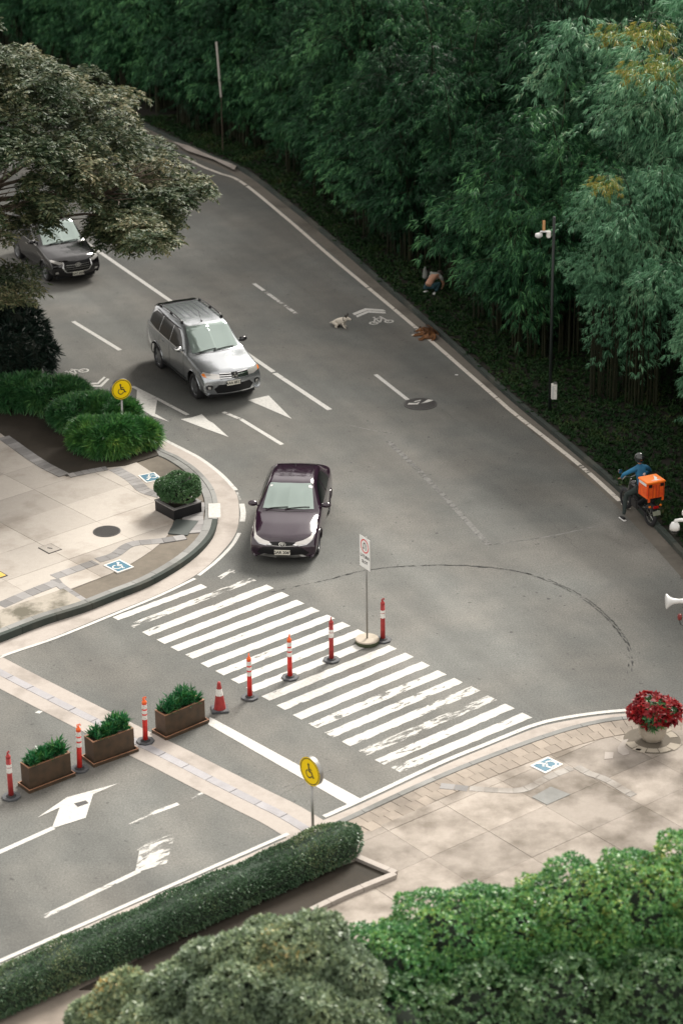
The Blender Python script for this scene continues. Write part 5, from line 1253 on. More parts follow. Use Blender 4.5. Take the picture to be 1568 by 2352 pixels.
# --- sedan -------------------------------------------------------------
sed = [
 (1.98, .16, [(.62, .19), (.66, .19), (.68, .20), (.68, .21), (.66, .22), (.5, .22), (.28, .22), (0, .22)]),
 (1.99, .20, [(.70, .20), (.76, .22), (.80, .30), (.81, .38), (.78, .46), (.6, .48), (.32, .48), (0, .48)]),
 (1.86, .25, [(.72, .20), (.79, .24), (.835, .36), (.84, .50), (.79, .62), (.60, .66), (.32, .68), (0, .685)]),
 (1.70, .27, [(.74, .20), (.81, .25), (.85, .42), (.855, .58), (.80, .70), (.60, .745), (.32, .765), (0, .77)]),
 (1.33, .18, [(.76, .20), (.83, .25), (.865, .44), (.865, .62), (.80, .785), (.62, .85), (.34, .875), (0, .88)]),
 (.92, .10, [(.78, .19), (.84, .24), (.866, .44), (.866, .66), (.82, .87), (.69, .925), (.36, .955), (0, .965)]),
 (.72, .12, [(.78, .19), (.84, .24), (.866, .44), (.868, .68), (.835, .91), (.73, .99), (.40, 1.03), (0, 1.04)]),
 (.05, .12, [(.78, .19), (.84, .24), (.866, .44), (.870, .70), (.845, .935), (.60, 1.37), (.34, 1.42), (0, 1.435)]),
 (-.35, .03, [(.78, .19), (.84, .24), (.866, .44), (.870, .71), (.845, .945), (.585, 1.425), (.33, 1.468), (0, 1.48)]),
 (-.85, .0, [(.78, .19), (.84, .24), (.866, .44), (.868, .72), (.84, .955), (.575, 1.41), (.32, 1.45), (0, 1.462)]),
 (-1.25, -.04, [(.78, .19), (.83, .24), (.862, .44), (.864, .73), (.83, .965), (.58, 1.33), (.32, 1.365), (0, 1.375)]),
 (-1.72, -.06, [(.77, .20), (.82, .26), (.852, .46), (.855, .74), (.81, .985), (.65, 1.065), (.35, 1.09), (0, 1.10)]),
 (-2.00, -.08, [(.75, .24), (.80, .30), (.83, .48), (.825, .74), (.765, .965), (.60, 1.035), (.33, 1.055), (0, 1.06)]),
 (-2.14, -.10, [(.72, .26), (.77, .32), (.79, .48), (.785, .68), (.73, .86), (.58, .90), (.32, .915), (0, .92)]),
 (-2.14, -.10, [(.64, .26), (.68, .26), (.70, .27), (.70, .28), (.66, .29), (.5, .30), (.28, .30), (0, .30)])]
c = G(*(((571 + 726) / 2), 1287)[:2]); hd = R(-96); rz = hd - R(90)
fx = Vector((math.cos(hd), math.sin(hd))); cen = G2(650, 1298) - fx * 2.10
e, bv, add = car('sedan', sed, [(1.28, .31), (-1.27, .31)], .36, .31, .84, M['purple'], (cen.x, cen.y, 0), rz, 'dark plum sedan with pale reflective hood approaching the crosswalk', 'car', {})
add('windshield', [(-.655, .80), (-.40, .865), (0, .885), (.40, .865), (.655, .80), (.56, .22), (.52, .12), (.25, .165), (0, .175), (-.25, .165), (-.52, .12), (-.56, .22)], TOP, M['glass'], .008)
add('rear_window', [(-.60, -1.60), (.60, -1.60), (.50, -1.15), (-.50, -1.15)], TOP, M['glass_dark'], .008)
for fr in (SR, SL):
    add('side_window', [(.55, .955), (.22, 1.20), (.0, 1.335), (-.30, 1.375), (-.36, .965)], fr, M['glass_dark'], .008); add('side_window', [(-.44, .965), (-.40, 1.375), (-.80, 1.36), (-1.02, 1.30), (-1.22, 1.12), (-1.28, 1.0)], fr, M['glass_dark'], .008)
    add('door_handle', [(-.30, .80), (-.10, .80), (-.10, .825), (-.30, .825)], fr, M['blackcar'], .02, step=.1); add('door_handle', [(-1.12, .81), (-.92, .81), (-.92, .835), (-1.12, .835)], fr, M['blackcar'], .02, step=.1)
    add('window_trim', [(.60, .925), (-1.30, .972), (-1.30, .986), (.58, .942)], fr, M['steel'], .01, step=.15)
    add('door_gap', [(.60, .30), (.61, .30), (.61, .93), (.60, .93)], fr, M['black'], .003, step=.1); add('door_gap', [(-.40, .26), (-.39, .26), (-.39, .95), (-.40, .95)], fr, M['black'], .003, step=.1)
HL = [(.30, .60), (.42, .565), (.60, .58), (.74, .66), (.80, .80), (.785, .84), (.76, .78), (.68, .71), (.50, .665), (.34, .645)]
DIAG = ((0, 3.2, 2.2), (1, 0, 0), (0, 0, 1), (0, -1, -.0)); 
add('headlight', HL, ((0, 4, 0), (1, 0, 0), (0, 0, 1), (0, -1, 0)), M['lens'], .010, True, .04)
add('headlight_trim', [(.30, .60), (.42, .562), (.60, .575), (.74, .655), (.74, .645), (.60, .560), (.42, .548), (.26, .585)], FRONT, M['chrome'], .012, True, .05)
add('grille', [(-.32, .555), (.32, .555), (.40, .60), (.30, .635), (.10, .655), (-.10, .655), (-.30, .635), (-.40, .60)], FRONT, M['black'], .006)
add('grille', [(-.50, .24), (.50, .24), (.66, .33), (.50, .49), (.30, .53), (-.30, .53), (-.50, .49), (-.66, .33)], FRONT, M['black'], .006)
add('chrome_bar', [(-.42, .560), (-.10, .545), (.10, .545), (.42, .560), (.40, .572), (.10, .560), (-.10, .560), (-.40, .572)], FRONT, M['steel'], .014)
add('lip_trim', [(-.60, .215), (.60, .215), (.60, .232), (-.60, .232)], FRONT, M['steel'], .012)
me = patch(bv, [(.085 * math.cos(R(20 * k)), .605 + .05 * math.sin(R(20 * k))) for k in range(18)], *FRONT, off=.018, step=.03); link('emblem', me, M['black'], e)
def emblem_rings(e, bv, y0, z0, s, mt):
    h = bv.ray_cast(Vector((0, 4, z0)), Vector((0, -1, 0)))[0]; Mt = Matrix.Translation((0, h.y + .03, z0)) @ Matrix(((-1, 0, 0, 0), (0, 0, 1, 0), (0, 1, 0, 0), (0, 0, 0, 1)))
    mb = MB(); mb.ring((0, 0), .075 * s, .095 * s, 0, M=Mt, n=28, sy=.66); mb.ring((0, .012 * s), .04 * s, .055 * s, .002, M=Mt, n=24, sy=.45); mb.ring((0, -.008 * s), .014 * s, .028 * s, .002, M=Mt, n=20, sy=1.9); mb.build('emblem', mt, e)
emblem_rings(e, bv, 2.2, .612, .95, M['chrome'])
def number_plate(e, bv, z0, txt, x0=0, w=.40, h=.13):
    hh = bv.ray_cast(Vector((x0, 4, z0)), Vector((0, -1, 0)))[0]
    pl = MB().box((x0, hh.y + .03, z0), (w, .012, h)).build('number_plate', M['plate'], e)
    Mt = Matrix.Translation((x0, hh.y + .0375, z0 - .003)) @ Matrix(((-1, 0, 0, 0), (0, 0, 1, 0), (0, 1, 0, 0), (0, 0, 0, 1)))
    text_mesh('lettering', txt, .105, M['sign_black'], pl, Mt)
number_plate(e, bv, .40, 'GAR 2069', 0)
MB().box((0, 1.9, .30), (.1, .1, .02)).build('bumper_mount', M['black'], e)
def mirror(e, x, y, z, mt, s):
    m = MB(); m.tube([(s * (x - .12), y, z - .05), (s * x, y, z)], .02, 6)
    bm = bmesh.new(); bmesh.ops.create_uvsphere(bm, u_segments=16, v_segments=10, radius=1, matrix=Matrix.Translation((s * (x + .08), y, z + .03)) @ Matrix.Diagonal((.125, .075, .075, 1)))
    me = bpy.data.meshes.new('wing_mirror'); bm.to_mesh(me); bm.free(); o = link('wing_mirror', me, mt, e, True); m.build('mirror_arm', M['black'], o)
for s in (-1, 1): mirror(e, .87, .56, .98, M['purple'], s)
def wipers(e, bv, pairs):
    for a, b in pairs:
        pts = []
        for k in range(8):
            p = Vector(a).lerp(Vector(b), k / 7); h = bv.ray_cast(Vector((p.x, p.y, 4)), Vector((0, 0, -1)))[0]; pts.append(h + Vector((0, .01, .022)))
        MB().tube(pts, .011, 6).build('wiper', M['black'], e)
wipers(e, bv, [((.58, .86, 0), (.0, .84, 0)), ((.08, .90, 0), (-.55, .78, 0))])
add('hood_gap', [(-.66, .905), (0, .985), (.66, .905), (.66, .895), (0, .972), (-.66, .895)], TOP, M['black'], .005)
for sx in (.60, -.60): add('windshield_sticker', [(sx * .86 - .05, .19), (sx * .86 + .05, .19), (sx * .86 + .05, .26), (sx * .86 - .05, .26)] if sx < 0 else [(.46, .20), (.52, .20), (.52, .25), (.46, .25)], TOP, M['sign_white'], .012)
h = bv.ray_cast(Vector((0, -.98, 4)), Vector((0, 0, -1)))[0]; MB().box(tuple(h + Vector((0, 0, .03))), (.03, .12, .06), taper=.4).build('antenna', M['blackcar'], e, bevel=.006)
for s in (-1, 1): add('tail_light', [(s * .45, .74), (s * .74, .72), (s * .76, .88), (s * .50, .88)], REAR, M['taillamp'], .01)

# --- silver SUV ----------------------------------------------------------
suv = [
 (2.12, .17, [(.66, .30), (.70, .30), (.72, .31), (.72, .32), (.70, .33), (.52, .33), (.28, .33), (0, .33)]),
 (2.14, .21, [(.74, .32), (.80, .34), (.84, .44), (.85, .54), (.82, .64), (.62, .66), (.32, .66), (0, .66)]),
 (2.06, .23, [(.76, .32), (.82, .36), (.865, .52), (.87, .68), (.82, .82), (.62, .86), (.34, .88), (0, .885)]),
 (1.90, .24, [(.78, .32), (.84, .37), (.885, .56), (.89, .76), (.84, .92), (.64, .98), (.36, 1.005), (0, 1.01)]),
 (1.44, .16, [(.80, .32), (.86, .37), (.905, .58), (.905, .80), (.85, 1.01), (.68, 1.07), (.38, 1.095), (0, 1.105)]),
 (1.02, .10, [(.81, .30), (.87, .36), (.90, .58), (.90, .84), (.86, 1.08), (.74, 1.12), (.40, 1.15), (0, 1.16)]),
 (.84, .12, [(.81, .30), (.87, .36), (.90, .58), (.90, .86), (.87, 1.11), (.77, 1.18), (.42, 1.22), (0, 1.23)]),
 (.26, .12, [(.81, .30), (.87, .36), (.90, .58), (.905, .88), (.875, 1.14), (.67, 1.62), (.38, 1.67), (0, 1.685)]),
 (-.06, .03, [(.81, .30), (.87, .36), (.90, .58), (.905, .89), (.88, 1.15), (.665, 1.71), (.37, 1.752), (0, 1.765)]),
 (-.85, .0, [(.81, .30), (.87, .36), (.90, .58), (.908, .90), (.88, 1.16), (.665, 1.735), (.37, 1.778), (0, 1.79)]),
 (-1.60, -.02, [(.81, .30), (.87, .36), (.905, .60), (.91, .92), (.87, 1.18), (.65, 1.72), (.36, 1.755), (0, 1.765)]),
 (-2.02, -.05, [(.80, .32), (.85, .38), (.89, .60), (.89, .93), (.85, 1.20), (.63, 1.66), (.35, 1.69), (0, 1.70)]),
 (-2.26, -.06, [(.78, .36), (.83, .42), (.86, .60), (.855, .92), (.80, 1.16), (.64, 1.26), (.35, 1.29), (0, 1.30)]),
 (-2.36, -.07, [(.76, .38), (.80, .44), (.83, .58), (.82, .78), (.76, .95), (.60, 1.0), (.33, 1.02), (0, 1.02)]),
 (-2.36, -.07, [(.68, .38), (.72, .38), (.74, .39), (.74, .40), (.70, .41), (.52, .42), (.28, .42), (0, .42)])]
hd = R(-65); fx = Vector((math.cos(hd), math.sin(hd))); mid = G2(534, 921); cen = mid - fx * 2.2
e, bv, add = car('suv', suv, [(1.42, .38), (-1.38, .38)], .46, .375, .875, M['silver'], (cen.x, cen.y, 0), hd - R(90), 'silver SUV with roof rails in the middle lane', 'car', {}); e.scale = (1.06, 1.05, 1.06)
add('windshield', [(-.70, .94), (-.40, 1.02), (0, 1.045), (.40, 1.02), (.70, .94), (.63, .34), (.58, .22), (.3, .27), (0, .285), (-.3, .27), (-.58, .22), (-.63, .34)], TOP, M['glass'], .008)
for fr in (SR, SL):
    add('side_window', [(.66, 1.15), (.35, 1.42), (.10, 1.60), (-.28, 1.65), (-.32, 1.165)], fr, M['glass_dark'], .008)
    add('side_window', [(-.38, 1.165), (-.34, 1.655), (-1.10, 1.66), (-1.18, 1.18)], fr, M['glass_dark'], .008)
    add('side_window', [(-1.24, 1.18), (-1.16, 1.66), (-1.72, 1.64), (-1.95, 1.50), (-1.98, 1.26)], fr, M['glass_dark'], .008)
    add('window_trim', [(.72, 1.115), (-2.0, 1.185), (-2.0, 1.205), (.70, 1.135)], fr, M['chrome'], .01, step=.15)
    add('window_visor', [(.12, 1.63), (-1.7, 1.68), (-1.7, 1.70), (.12, 1.65)], fr, M['black'], .02, step=.15)
    for a in (.72, -.35, -1.12): add('door_gap', [(a, .42), (a + .012, .42), (a + .012, 1.13), (a, 1.13)], fr, M['black'], .003, step=.1)
    for a in (-.22, -1.0): add('door_handle', [(a, .98), (a + .2, .98), (a + .2, 1.01), (a, 1.01)], fr, M['chrome'], .025, step=.1)
    add('sill_step', [(-.98, .33), (1.0, .33), (1.0, .39), (-.98, .39)], fr, M['black'], .05, step=.15)
for s in (-1, 1):
    x = s * .60; pts = [(x, .02, 1.745), (x, -.04, 1.80), (x, -.5, 1.835), (x, -1.1, 1.835), (x, -1.62, 1.815), (x, -1.72, 1.755)]
    MB().tube(pts, .017, 8).build('roof_rail', M['blackcar'], e, True)
    for yy in (-.02, -.85, -1.66): MB().box((x, yy, 1.765), (.045, .10, .10)).build('rail_foot', M['black'], e)
for x in (-.36, -.18, .0, .18, .36):
    add('roof_rib', [(x - .012, -.35), (x + .012, -.35), (x + .012, -1.72), (x - .012, -1.72)], TOP, M['silver'], .012, step=.2)
add('rear_spoiler', [(-.62, -2.10), (.62, -2.10), (.62, -1.84), (-.62, -1.84)], TOP, M['blackcar'], .03)
HL = [(.42, .79), (.60, .785), (.82, .84), (.845, .90), (.80, .945), (.60, .925), (.42, .90)]
add('headlight', HL, FRONT, M['lens'], .014, True, .04)
add('indicator_lens', [(.76, .825), (.83, .845), (.85, .89), (.80, .92), (.78, .91)], FRONT, M['amber'], .018, True, .04)
add('grille', [(-.42, .775), (.42, .775), (.42, .93), (-.42, .93)], FRONT, M['black'], .006)
for z in (.79, .845, .90): add('grille_bar', [(.09, z), (.415, z + .012), (.415, z + .034), (.09, z + .022)], FRONT, M['chrome'], .022, True, .06)
add('lower_grille', [(-.50, .36), (.50, .36), (.58, .50), (.46, .62), (-.46, .62), (-.58, .50)], FRONT, M['black'], .006)
add('fog_lamp', [(.64, .48), (.76, .48), (.80, .56), (.74, .62), (.62, .60)], FRONT, M['black'], .010, True, .04); add('fog_lamp_lens', [(.66, .50), (.73, .50), (.75, .58), (.68, .585)], FRONT, M['lens'], .018, True, .04)
hy = bv.ray_cast(Vector((0, 4, .86)), Vector((0, -1, 0)))[0].y
mb = MB(); Mt = Matrix.Translation((0, hy + .035, .855)) @ Matrix(((-1, 0, 0, 0), (0, 0, 1, 0), (0, 1, 0, 0), (0, 0, 0, 1)))
for a in (90, 210, 330):
    u = Vector((math.cos(R(a)), math.sin(R(a)))); v = Vector((-u.y, u.x)); s = .105
    mb.sheet([(0, 0), tuple(u * s * .5 + v * s * .29), tuple(u * s), tuple(u * s * .5 - v * s * .29)], 0, Mt)
mb.build('emblem', M['chrome'], e)
number_plate(e, bv, .66, 'AAA 8513', .06)
for s in (-1, 1): mirror(e, .90, .62, 1.20, M['chrome'] if s > 0 else M['blackcar'], s)
wipers(e, bv, [((.62, 1.0, 0), (.0, .99, 0)), ((.1, 1.04, 0), (-.55, .96, 0))])
add('hood_gap', [(-.70, 1.04), (0, 1.14), (.70, 1.04), (.70, 1.03), (0, 1.125), (-.70, 1.03)], TOP, M['black'], .005)
h = bv.ray_cast(Vector((.05, .08, 4)), Vector((0, 0, -1)))[0]; mb = MB(); mb.tube([h, h + Vector((0, -.24, .24))], .006, 5); mb.lathe([(.03, 0), (.02, .03)], 10, Matrix.Translation(h)); mb.build('antenna', M['black'], e)
for s in (-1, 1): add('tail_light', [(s * .62, .95), (s * .80, .95), (s * .80, 1.20), (s * .66, 1.20)], REAR, M['taillamp'], .012)
add('rear_window', [(-.58, 1.32), (.58, 1.32), (.54, 1.62), (-.54, 1.62)], REAR, M['glass_dark'], .008)

# --- black people carrier under the tree ----------------------------------
mpv = [(y * 1.0, b, [(x * 1.0, z - .06 * (z > .5)) for x, z in pts]) for (y, b, pts) in suv]
hd = R(-63.5); fx = Vector((math.cos(hd), math.sin(hd))); mid = G2(176, 648); cen = mid - fx * 2.10
e, bv, add = car('people_carrier', mpv, [(1.40, .34), (-1.38, .34)], .40, .335, .875, M['blackcar'], (cen.x, cen.y, 0), hd - R(90), 'black people carrier half hidden under the feathery tree on the left', 'car', {})
add('windshield', [(-.70, .94), (-.40, 1.02), (0, 1.045), (.40, 1.02), (.70, .94), (.63, .34), (.58, .22), (.3, .27), (0, .285), (-.3, .27), (-.58, .22), (-.63, .34)], TOP, M['glass'], .008)
for fr in (SR, SL):
    add('side_window', [(.66, 1.09), (.35, 1.36), (.10, 1.54), (-.28, 1.59), (-.32, 1.105)], fr, M['glass_dark'], .008)
    add('side_window', [(-.38, 1.105), (-.34, 1.595), (-1.10, 1.60), (-1.18, 1.12)], fr, M['glass_dark'], .008)
    add('side_window', [(-1.24, 1.12), (-1.16, 1.60), (-1.72, 1.58), (-1.95, 1.44), (-1.98, 1.20)], fr, M['glass_dark'], .008)
    add('window_trim', [(.72, 1.055), (-2.0, 1.125), (-2.0, 1.145), (.70, 1.075)], fr, M['chrome'], .01, step=.15)
    for a in (-.22, -1.0): add('door_handle', [(a, .92), (a + .2, .92), (a + .2, .95), (a, .95)], fr, M['chrome'], .025, step=.1)
add('headlight', [(.48, .76), (.62, .74), (.83, .80), (.85, .86), (.80, .875), (.60, .83), (.46, .81)], FRONT, M['lens'], .012, True, .04)
add('grille', [(-.40, .48), (.40, .48), (.50, .62), (.46, .82), (-.46, .82), (-.50, .62)], FRONT, M['black'], .008)
add('grille_frame', [(.34, .445), (.42, .47), (.54, .62), (.49, .80), (.46, .80), (.49, .63), (.40, .50), (.34, .475)], FRONT, M['chrome'], .02, True, .05)
add('grille_frame', [(-.36, .445), (.36, .445), (.36, .475), (-.36, .475)], FRONT, M['chrome'], .02)
for z in (.56, .63, .70): add('grille_bar', [(-.42, z), (.42, z), (.42, z + .015), (-.42, z + .015)], FRONT, M['steel'], .014)
add('fog_lamp', [(.64, .42), (.74, .42), (.76, .48), (.66, .50)], FRONT, M['lens'], .012, True, .04)
emblem_rings(e, bv, 2.2, .715, 1.1, M['chrome']); number_plate(e, bv, .40, 'NAP 6606', 0)
for s in (-1, 1): mirror(e, .90, .62, 1.14, M['blackcar'], s)
wipers(e, bv, [((.62, 1.0, 0), (.0, .99, 0)), ((.1, 1.04, 0), (-.55, .96, 0))])
add('hood_gap', [(-.70, 1.04), (0, 1.14), (.70, 1.04), (.70, 1.03), (0, 1.125), (-.70, 1.03)], TOP, M['black'], .005)

# ------------------------------------------------------------------ figures (skin modifier)
def skinned(name, joints, edges, mt, parent, sub=2, root=0):
    """joints: list of (x,y,z,r) or (x,y,z,rx,ry)"""
    me = bpy.data.meshes.new(name); me.from_pydata([j[:3] for j in joints], edges, []); o = bpy.data.objects.new(name, me); COL.objects.link(o)
    o.modifiers.new('s', 'SKIN'); sv = me.skin_vertices
    for i, j in enumerate(joints): sv[0].data[i].radius = (j[3], j[4] if len(j) > 4 else j[3]); sv[0].data[i].use_root = (i == root)
    m = o.modifiers.new('u', 'SUBSURF'); m.levels = sub; m.render_levels = sub
    dg = bpy.context.evaluated_depsgraph_get(); dg.update(); m2 = bpy.data.meshes.new_from_object(o.evaluated_get(dg)); bpy.data.objects.remove(o)
    m2.materials.clear(); return link(name, m2, mt, parent, True)
def hand(joints, edges, wrist, d, side, curl=Vector((0, 0, -1))):
    """adds palm and five curled fingers after joint index 'wrist'"""
    w = Vector(joints[wrist][:3]); d = d.normalized(); side = side.normalized(); p = w + d * .05; joints.append((*p, .036, .018)); pi = len(joints) - 1; edges.append((wrist, pi))
    for k, (o, l) in enumerate(((-.030, .065), (-.010, .075), (.010, .070), (.028, .055))):
        a = p + d * .045 + side * o; b = a + d * l * .55; c = b + (d * .3 + curl * .8).normalized() * l * .5
        for q, r in ((a, .010), (b, .009), (c, .007)): joints.append((*q, r))
        n = len(joints); edges += [(pi, n - 3), (n - 3, n - 2), (n - 2, n - 1)]
    a = w + d * .03 - side * .035; b = a + (d * .7 - side * .7).normalized() * .04; c = b + (d + curl * .5).normalized() * .03
    for q, r in ((a, .012), (b, .010), (c, .008)): joints.append((*q, r))
    n = len(joints); edges += [(wrist, n - 3), (n - 3, n - 2), (n - 2, n - 1)]

# delivery rider (local +y = forward)
rp = G2(1492, 1207); hd = R(113); fwd = Vector((math.cos(hd), math.sin(hd)))
re_ = Vector((rp.x, rp.y)) + fwd * .62
RZ = hd - R(90)
e = empty('motorcycle', (re_.x, re_.y, 0), RZ); tag(e, 'dark delivery motorcycle standing at the kerb, seen from behind', 'motorcycle')
for wy, nm in ((-.62, 'wheel'), (.64, 'wheel')):
    Mw = Matrix.Translation((0, wy, .29)) @ Matrix.Rotation(R(90), 4, 'Y')
    w = MB().lathe([(.20, -.045), (.27, -.045), (.29, -.015), (.29, .015), (.27, .045), (.20, .045), (.20, -.045)], 28, Mw, caps=False).build(nm, M['rubber'], e, True)
    mb = MB(); mb.lathe([(.205, -.02), (.205, .02), (.18, .02), (.18, -.02), (.205, -.02)], 28, Mw, caps=False)
    for k in range(6): a = R(60 * k); mb.tube([Mw @ Vector((0, 0, 0)), Mw @ Vector((.19 * math.cos(a), .19 * math.sin(a), 0))], .012, 5)
    mb.build('rim', M['steel'], w)
mb = MB(); mb.tube([(0, .62, .29), (0, .52, .62), (0, .42, .92)], [.03, .03, .03], 8); mb.build('fork', M['steel'], e)
mb = MB(); mb.tube([(0, .45, .78), (0, .2, .52), (0, -.1, .45), (0, -.35, .66), (0, -.78, .74)], [.05, .07, .08, .06, .03], 8); mb.tube([(.08, -.1, .40), (.08, -.62, .30)], .03, 6); mb.tube([(-.08, -.1, .40), (-.08, -.62, .30)], .03, 6); mb.build('frame', M['black'], e)
mb = MB(); mb.box((0, .08, .38), (.22, .32, .26)); mb.build('engine', M['metal_cover'], e, bevel=.04)
mb = MB(); mb.tube([(0, .38, .86), (0, .24, .84), (0, .1, .76)], [.08, .13, .09], 10); mb.build('fuel_tank', M['blackcar'], e, True)
mb = MB(); mb.tube([(0, .08, .78), (0, -.3, .79), (0, -.66, .80)], [.10, .13, .09], 8); mb.build('seat', M['black'], e, True)
mb = MB(); mb.tube([(.34, .30, 1.0), (.18, .42, 1.02), (0, .44, .96), (-.18, .42, 1.02), (-.34, .30, 1.0)], .014, 6); mb.build('handlebar', M['steel'], e)
for s in (-1, 1):
    mb = MB(); mb.tube([(s * .22, .40, 1.02), (s * .30, .44, 1.16)], .007, 5); bm_ = Matrix.Translation((s * .33, .44, 1.19)); mb.lathe([(.001, -.015), (.06, -.01), (.06, .01), (.001, .012)], 14, bm_ @ Matrix.Rotation(R(80), 4, 'X'), caps=False); mb.build('mirror', M['chrome'], e)
MB().tube([(.14, .1, .26), (.17, -.4, .30), (.18, -.72, .38)], [.02, .045, .05], 10).build('exhaust', M['chrome'], e, True)
mb = MB(); mb.tube([(0, -.55, .66), (0, -.78, .60), (0, -.88, .48)], [.07, .08, .05], 8); mb.build('rear_fender', M['black'], e, True)
MB().box((0, -.88, .62), (.16, .05, .07)).build('tail_light', M['taillamp'], e, bevel=.012); MB().box((0, -.93, .47), (.22, .01, .12), Matrix.Rotation(-.3, 3, 'X')).build('number_plate', mat('dull_plate', (.20, .21, .16), .6), e)
for s in (-1, 1): MB().box((s * .16, -.84, .64), (.06, .05, .05)).build('indicator', M['amber'], e, bevel=.01)
mb = MB(); mb.box((0, -.62, .845), (.34, .50, .02)); mb.tube([(.15, -.38, .83), (.15, -.86, .83)], .012, 6); mb.tube([(-.15, -.38, .83), (-.15, -.86, .83)], .012, 6); mb.build('luggage_rack', M['black'], e)
b = empty('delivery_box', (re_ - fwd * .62).to_3d() + Vector((0, 0, .86)), RZ); tag(b, 'bright orange insulated delivery box strapped on the back of the motorcycle', 'delivery box')
MB().box((0, 0, .21), (.52, .46, .42)).build('body', M['orange_box'], b, bevel=.02); MB().box((0, 0, .445), (.55, .49, .05)).build('lid', M['orange_top'], b, bevel=.012)
for x in (-.17, .17): MB().box((x, -.236, .36), (.10, .02, .08)).build('buckle', M['black'], b, bevel=.005)
for x in (-.22, -.09, .0, .09, .22): MB().box((x, -.2345, .19), (.012, .012, .36)).build('strap', mat('dark_orange_strap', (.35, .03, .01), .6), b)
MB().box((-.262, 0, .40), (.012, .36, .10)).build('side_print', M['sign_white'], b)
mb = MB(); mb.sheet([(-.10, -.12), (.02, -.10), (.08, .02), (.14, .16), (.16, .02), (.10, -.10), (.20, -.14), (.04, -.16)], .4715); mb.build('lid_print', M['sign_white'], b)
for s in (-1, 1): MB().box((s * .2, -.236, -.02), (.06, .02, .12)).build('strap_end', M['orange_box'], b)
r = empty('rider', (re_.x, re_.y, 0), RZ); tag(r, 'person in blue jacket and black helmet astride the motorcycle, left foot on the road', 'person')
# clothed body: pelvis at seat
J = [(0, -.16, .90, .15, .12), (0, -.13, 1.10, .14, .10), (0, -.05, 1.30, .17, .11), (0, .0, 1.42, .10, .08), (0, .02, 1.50, .05)]
E_ = [(0, 1), (1, 2), (2, 3), (3, 4)]
J += [(-.20, -.02, 1.38, .07), (-.42, .10, 1.24, .052), (-.36, .30, 1.06, .038)]; E_ += [(3, 5), (5, 6), (6, 7)]
J += [(.20, -.02, 1.38, .07), (.38, .12, 1.20, .052), (.36, .30, 1.05, .038)]; E_ += [(3, 8), (8, 9), (9, 10)]
skinned('jacket', J, E_, M['blue_cloth'], r)
J = [(0, -.16, .88, .14, .12), (-.11, -.12, .86, .10), (-.30, .14, .62, .075), (-.44, -.02, .14, .05), (.11, -.12, .86, .10), (.24, .18, .66, .075), (.22, .02, .30, .05)]; E_ = [(0, 1), (1, 2), (2, 3), (0, 4), (4, 5), (5, 6)]
skinned('trousers', J, E_, M['dark_cloth'], r)
for x, y, z, nm in ((-.45, -.02, 0, 'shoe'), (.22, .04, .22, 'shoe')):
    s = skinned(nm, [(x, y - .08, z + .06, .045, .04), (x, y + .06, z + .055, .045, .035), (x, y + .15, z + .045, .038, .025)], [(0, 1), (1, 2)], M['black'], r); MB().box((x, y + .04, z + .012), (.09, .28, .024)).build('sole', M['sign_white'], s, bevel=.008)
J = [(0, .02, 1.48, .055), (0, .03, 1.56, .06), (0, .04, 1.64, .085, .095), (0, .05, 1.72, .07, .08)]; hdm = skinned('head', J, [(0, 1), (1, 2), (2, 3)], M['skin'], r)
bm = bmesh.new(); bmesh.ops.create_uvsphere(bm, u_segments=24, v_segments=16, radius=1, matrix=Matrix.Translation((0, .03, 1.67)) @ Matrix.Diagonal((.135, .155, .14, 1))); me = bpy.data.meshes.new('helmet'); bm.to_mesh(me); bm.free(); link('helmet', me, mat('helmet', (.012, .014, .014), .2, coat=.6), r, True)
MB().box((0, .16, 1.66), (.18, .06, .09)).build('visor', M['glass_dark'], r, bevel=.02)
for s in (-1, 1):
    J = [(s * .365, .27, 1.075, .032), (s * .36, .31, 1.05, .028)]; E_ = [(0, 1)]; hand(J, E_, 1, Vector((0, .6, -.25)), Vector((s, 0, 0))); skinned('hand', J, E_, M['skin'], r, 1)
MB().sheet([(-.04, 0), (.02, -.03), (.05, .0), (.03, .05), (-.02, .045)], 0, Matrix.Translation((.02, -.185, 1.27)) @ VERT).build('back_logo', M['sign_white'], r)

# crouching person in the verge, seen from behind, bending forward to the right
cp = G2(986, 682); c = empty('crouching_person', (cp.x, cp.y, .105), R(-32)); tag(c, 'person crouching by the bamboo in dark teal trousers, lower back bare', 'person')
J = [(0, -.10, .30, .15, .13), (0, .10, .47, .13, .10), (.02, .30, .55, .15, .11), (.03, .42, .54, .09, .07), (.04, .50, .52, .05), (.04, .60, .54, .09, .085), (.04, .68, .50, .07)]
E_ = [(i, i + 1) for i in range(6)]
body = skinned('body', J + [(-.18, .36, .50, .055), (-.22, .42, .28, .045), (-.14, .50, .10, .034), (.24, .36, .50, .055), (.28, .44, .30, .045), (.20, .52, .10, .034)], E_ + [(3, 7), (7, 8), (8, 9), (3, 10), (10, 11), (11, 12)], M['skin'], c)
skinned('shirt', [(0, .24, .56, .155, .115), (.02, .34, .57, .155, .115), (.03, .44, .555, .10, .08), (-.18, .36, .515, .065), (-.22, .41, .36, .055), (.24, .36, .515, .065), (.27, .42, .38, .055)], [(0, 1), (1, 2), (2, 3), (3, 4), (2, 5), (5, 6)], M['grey_cloth'], c)
skinned('trousers', [(0, -.12, .27, .17, .14), (0, -.02, .36, .15, .12), (-.12, .0, .27, .11), (-.22, .26, .36, .08), (-.20, .02, .12, .06), (.12, .0, .27, .11), (.24, .26, .36, .08), (.22, .02, .12, .06)], [(0, 1), (0, 2), (2, 3), (3, 4), (0, 5), (5, 6), (6, 7)], M['teal_cloth'], c)
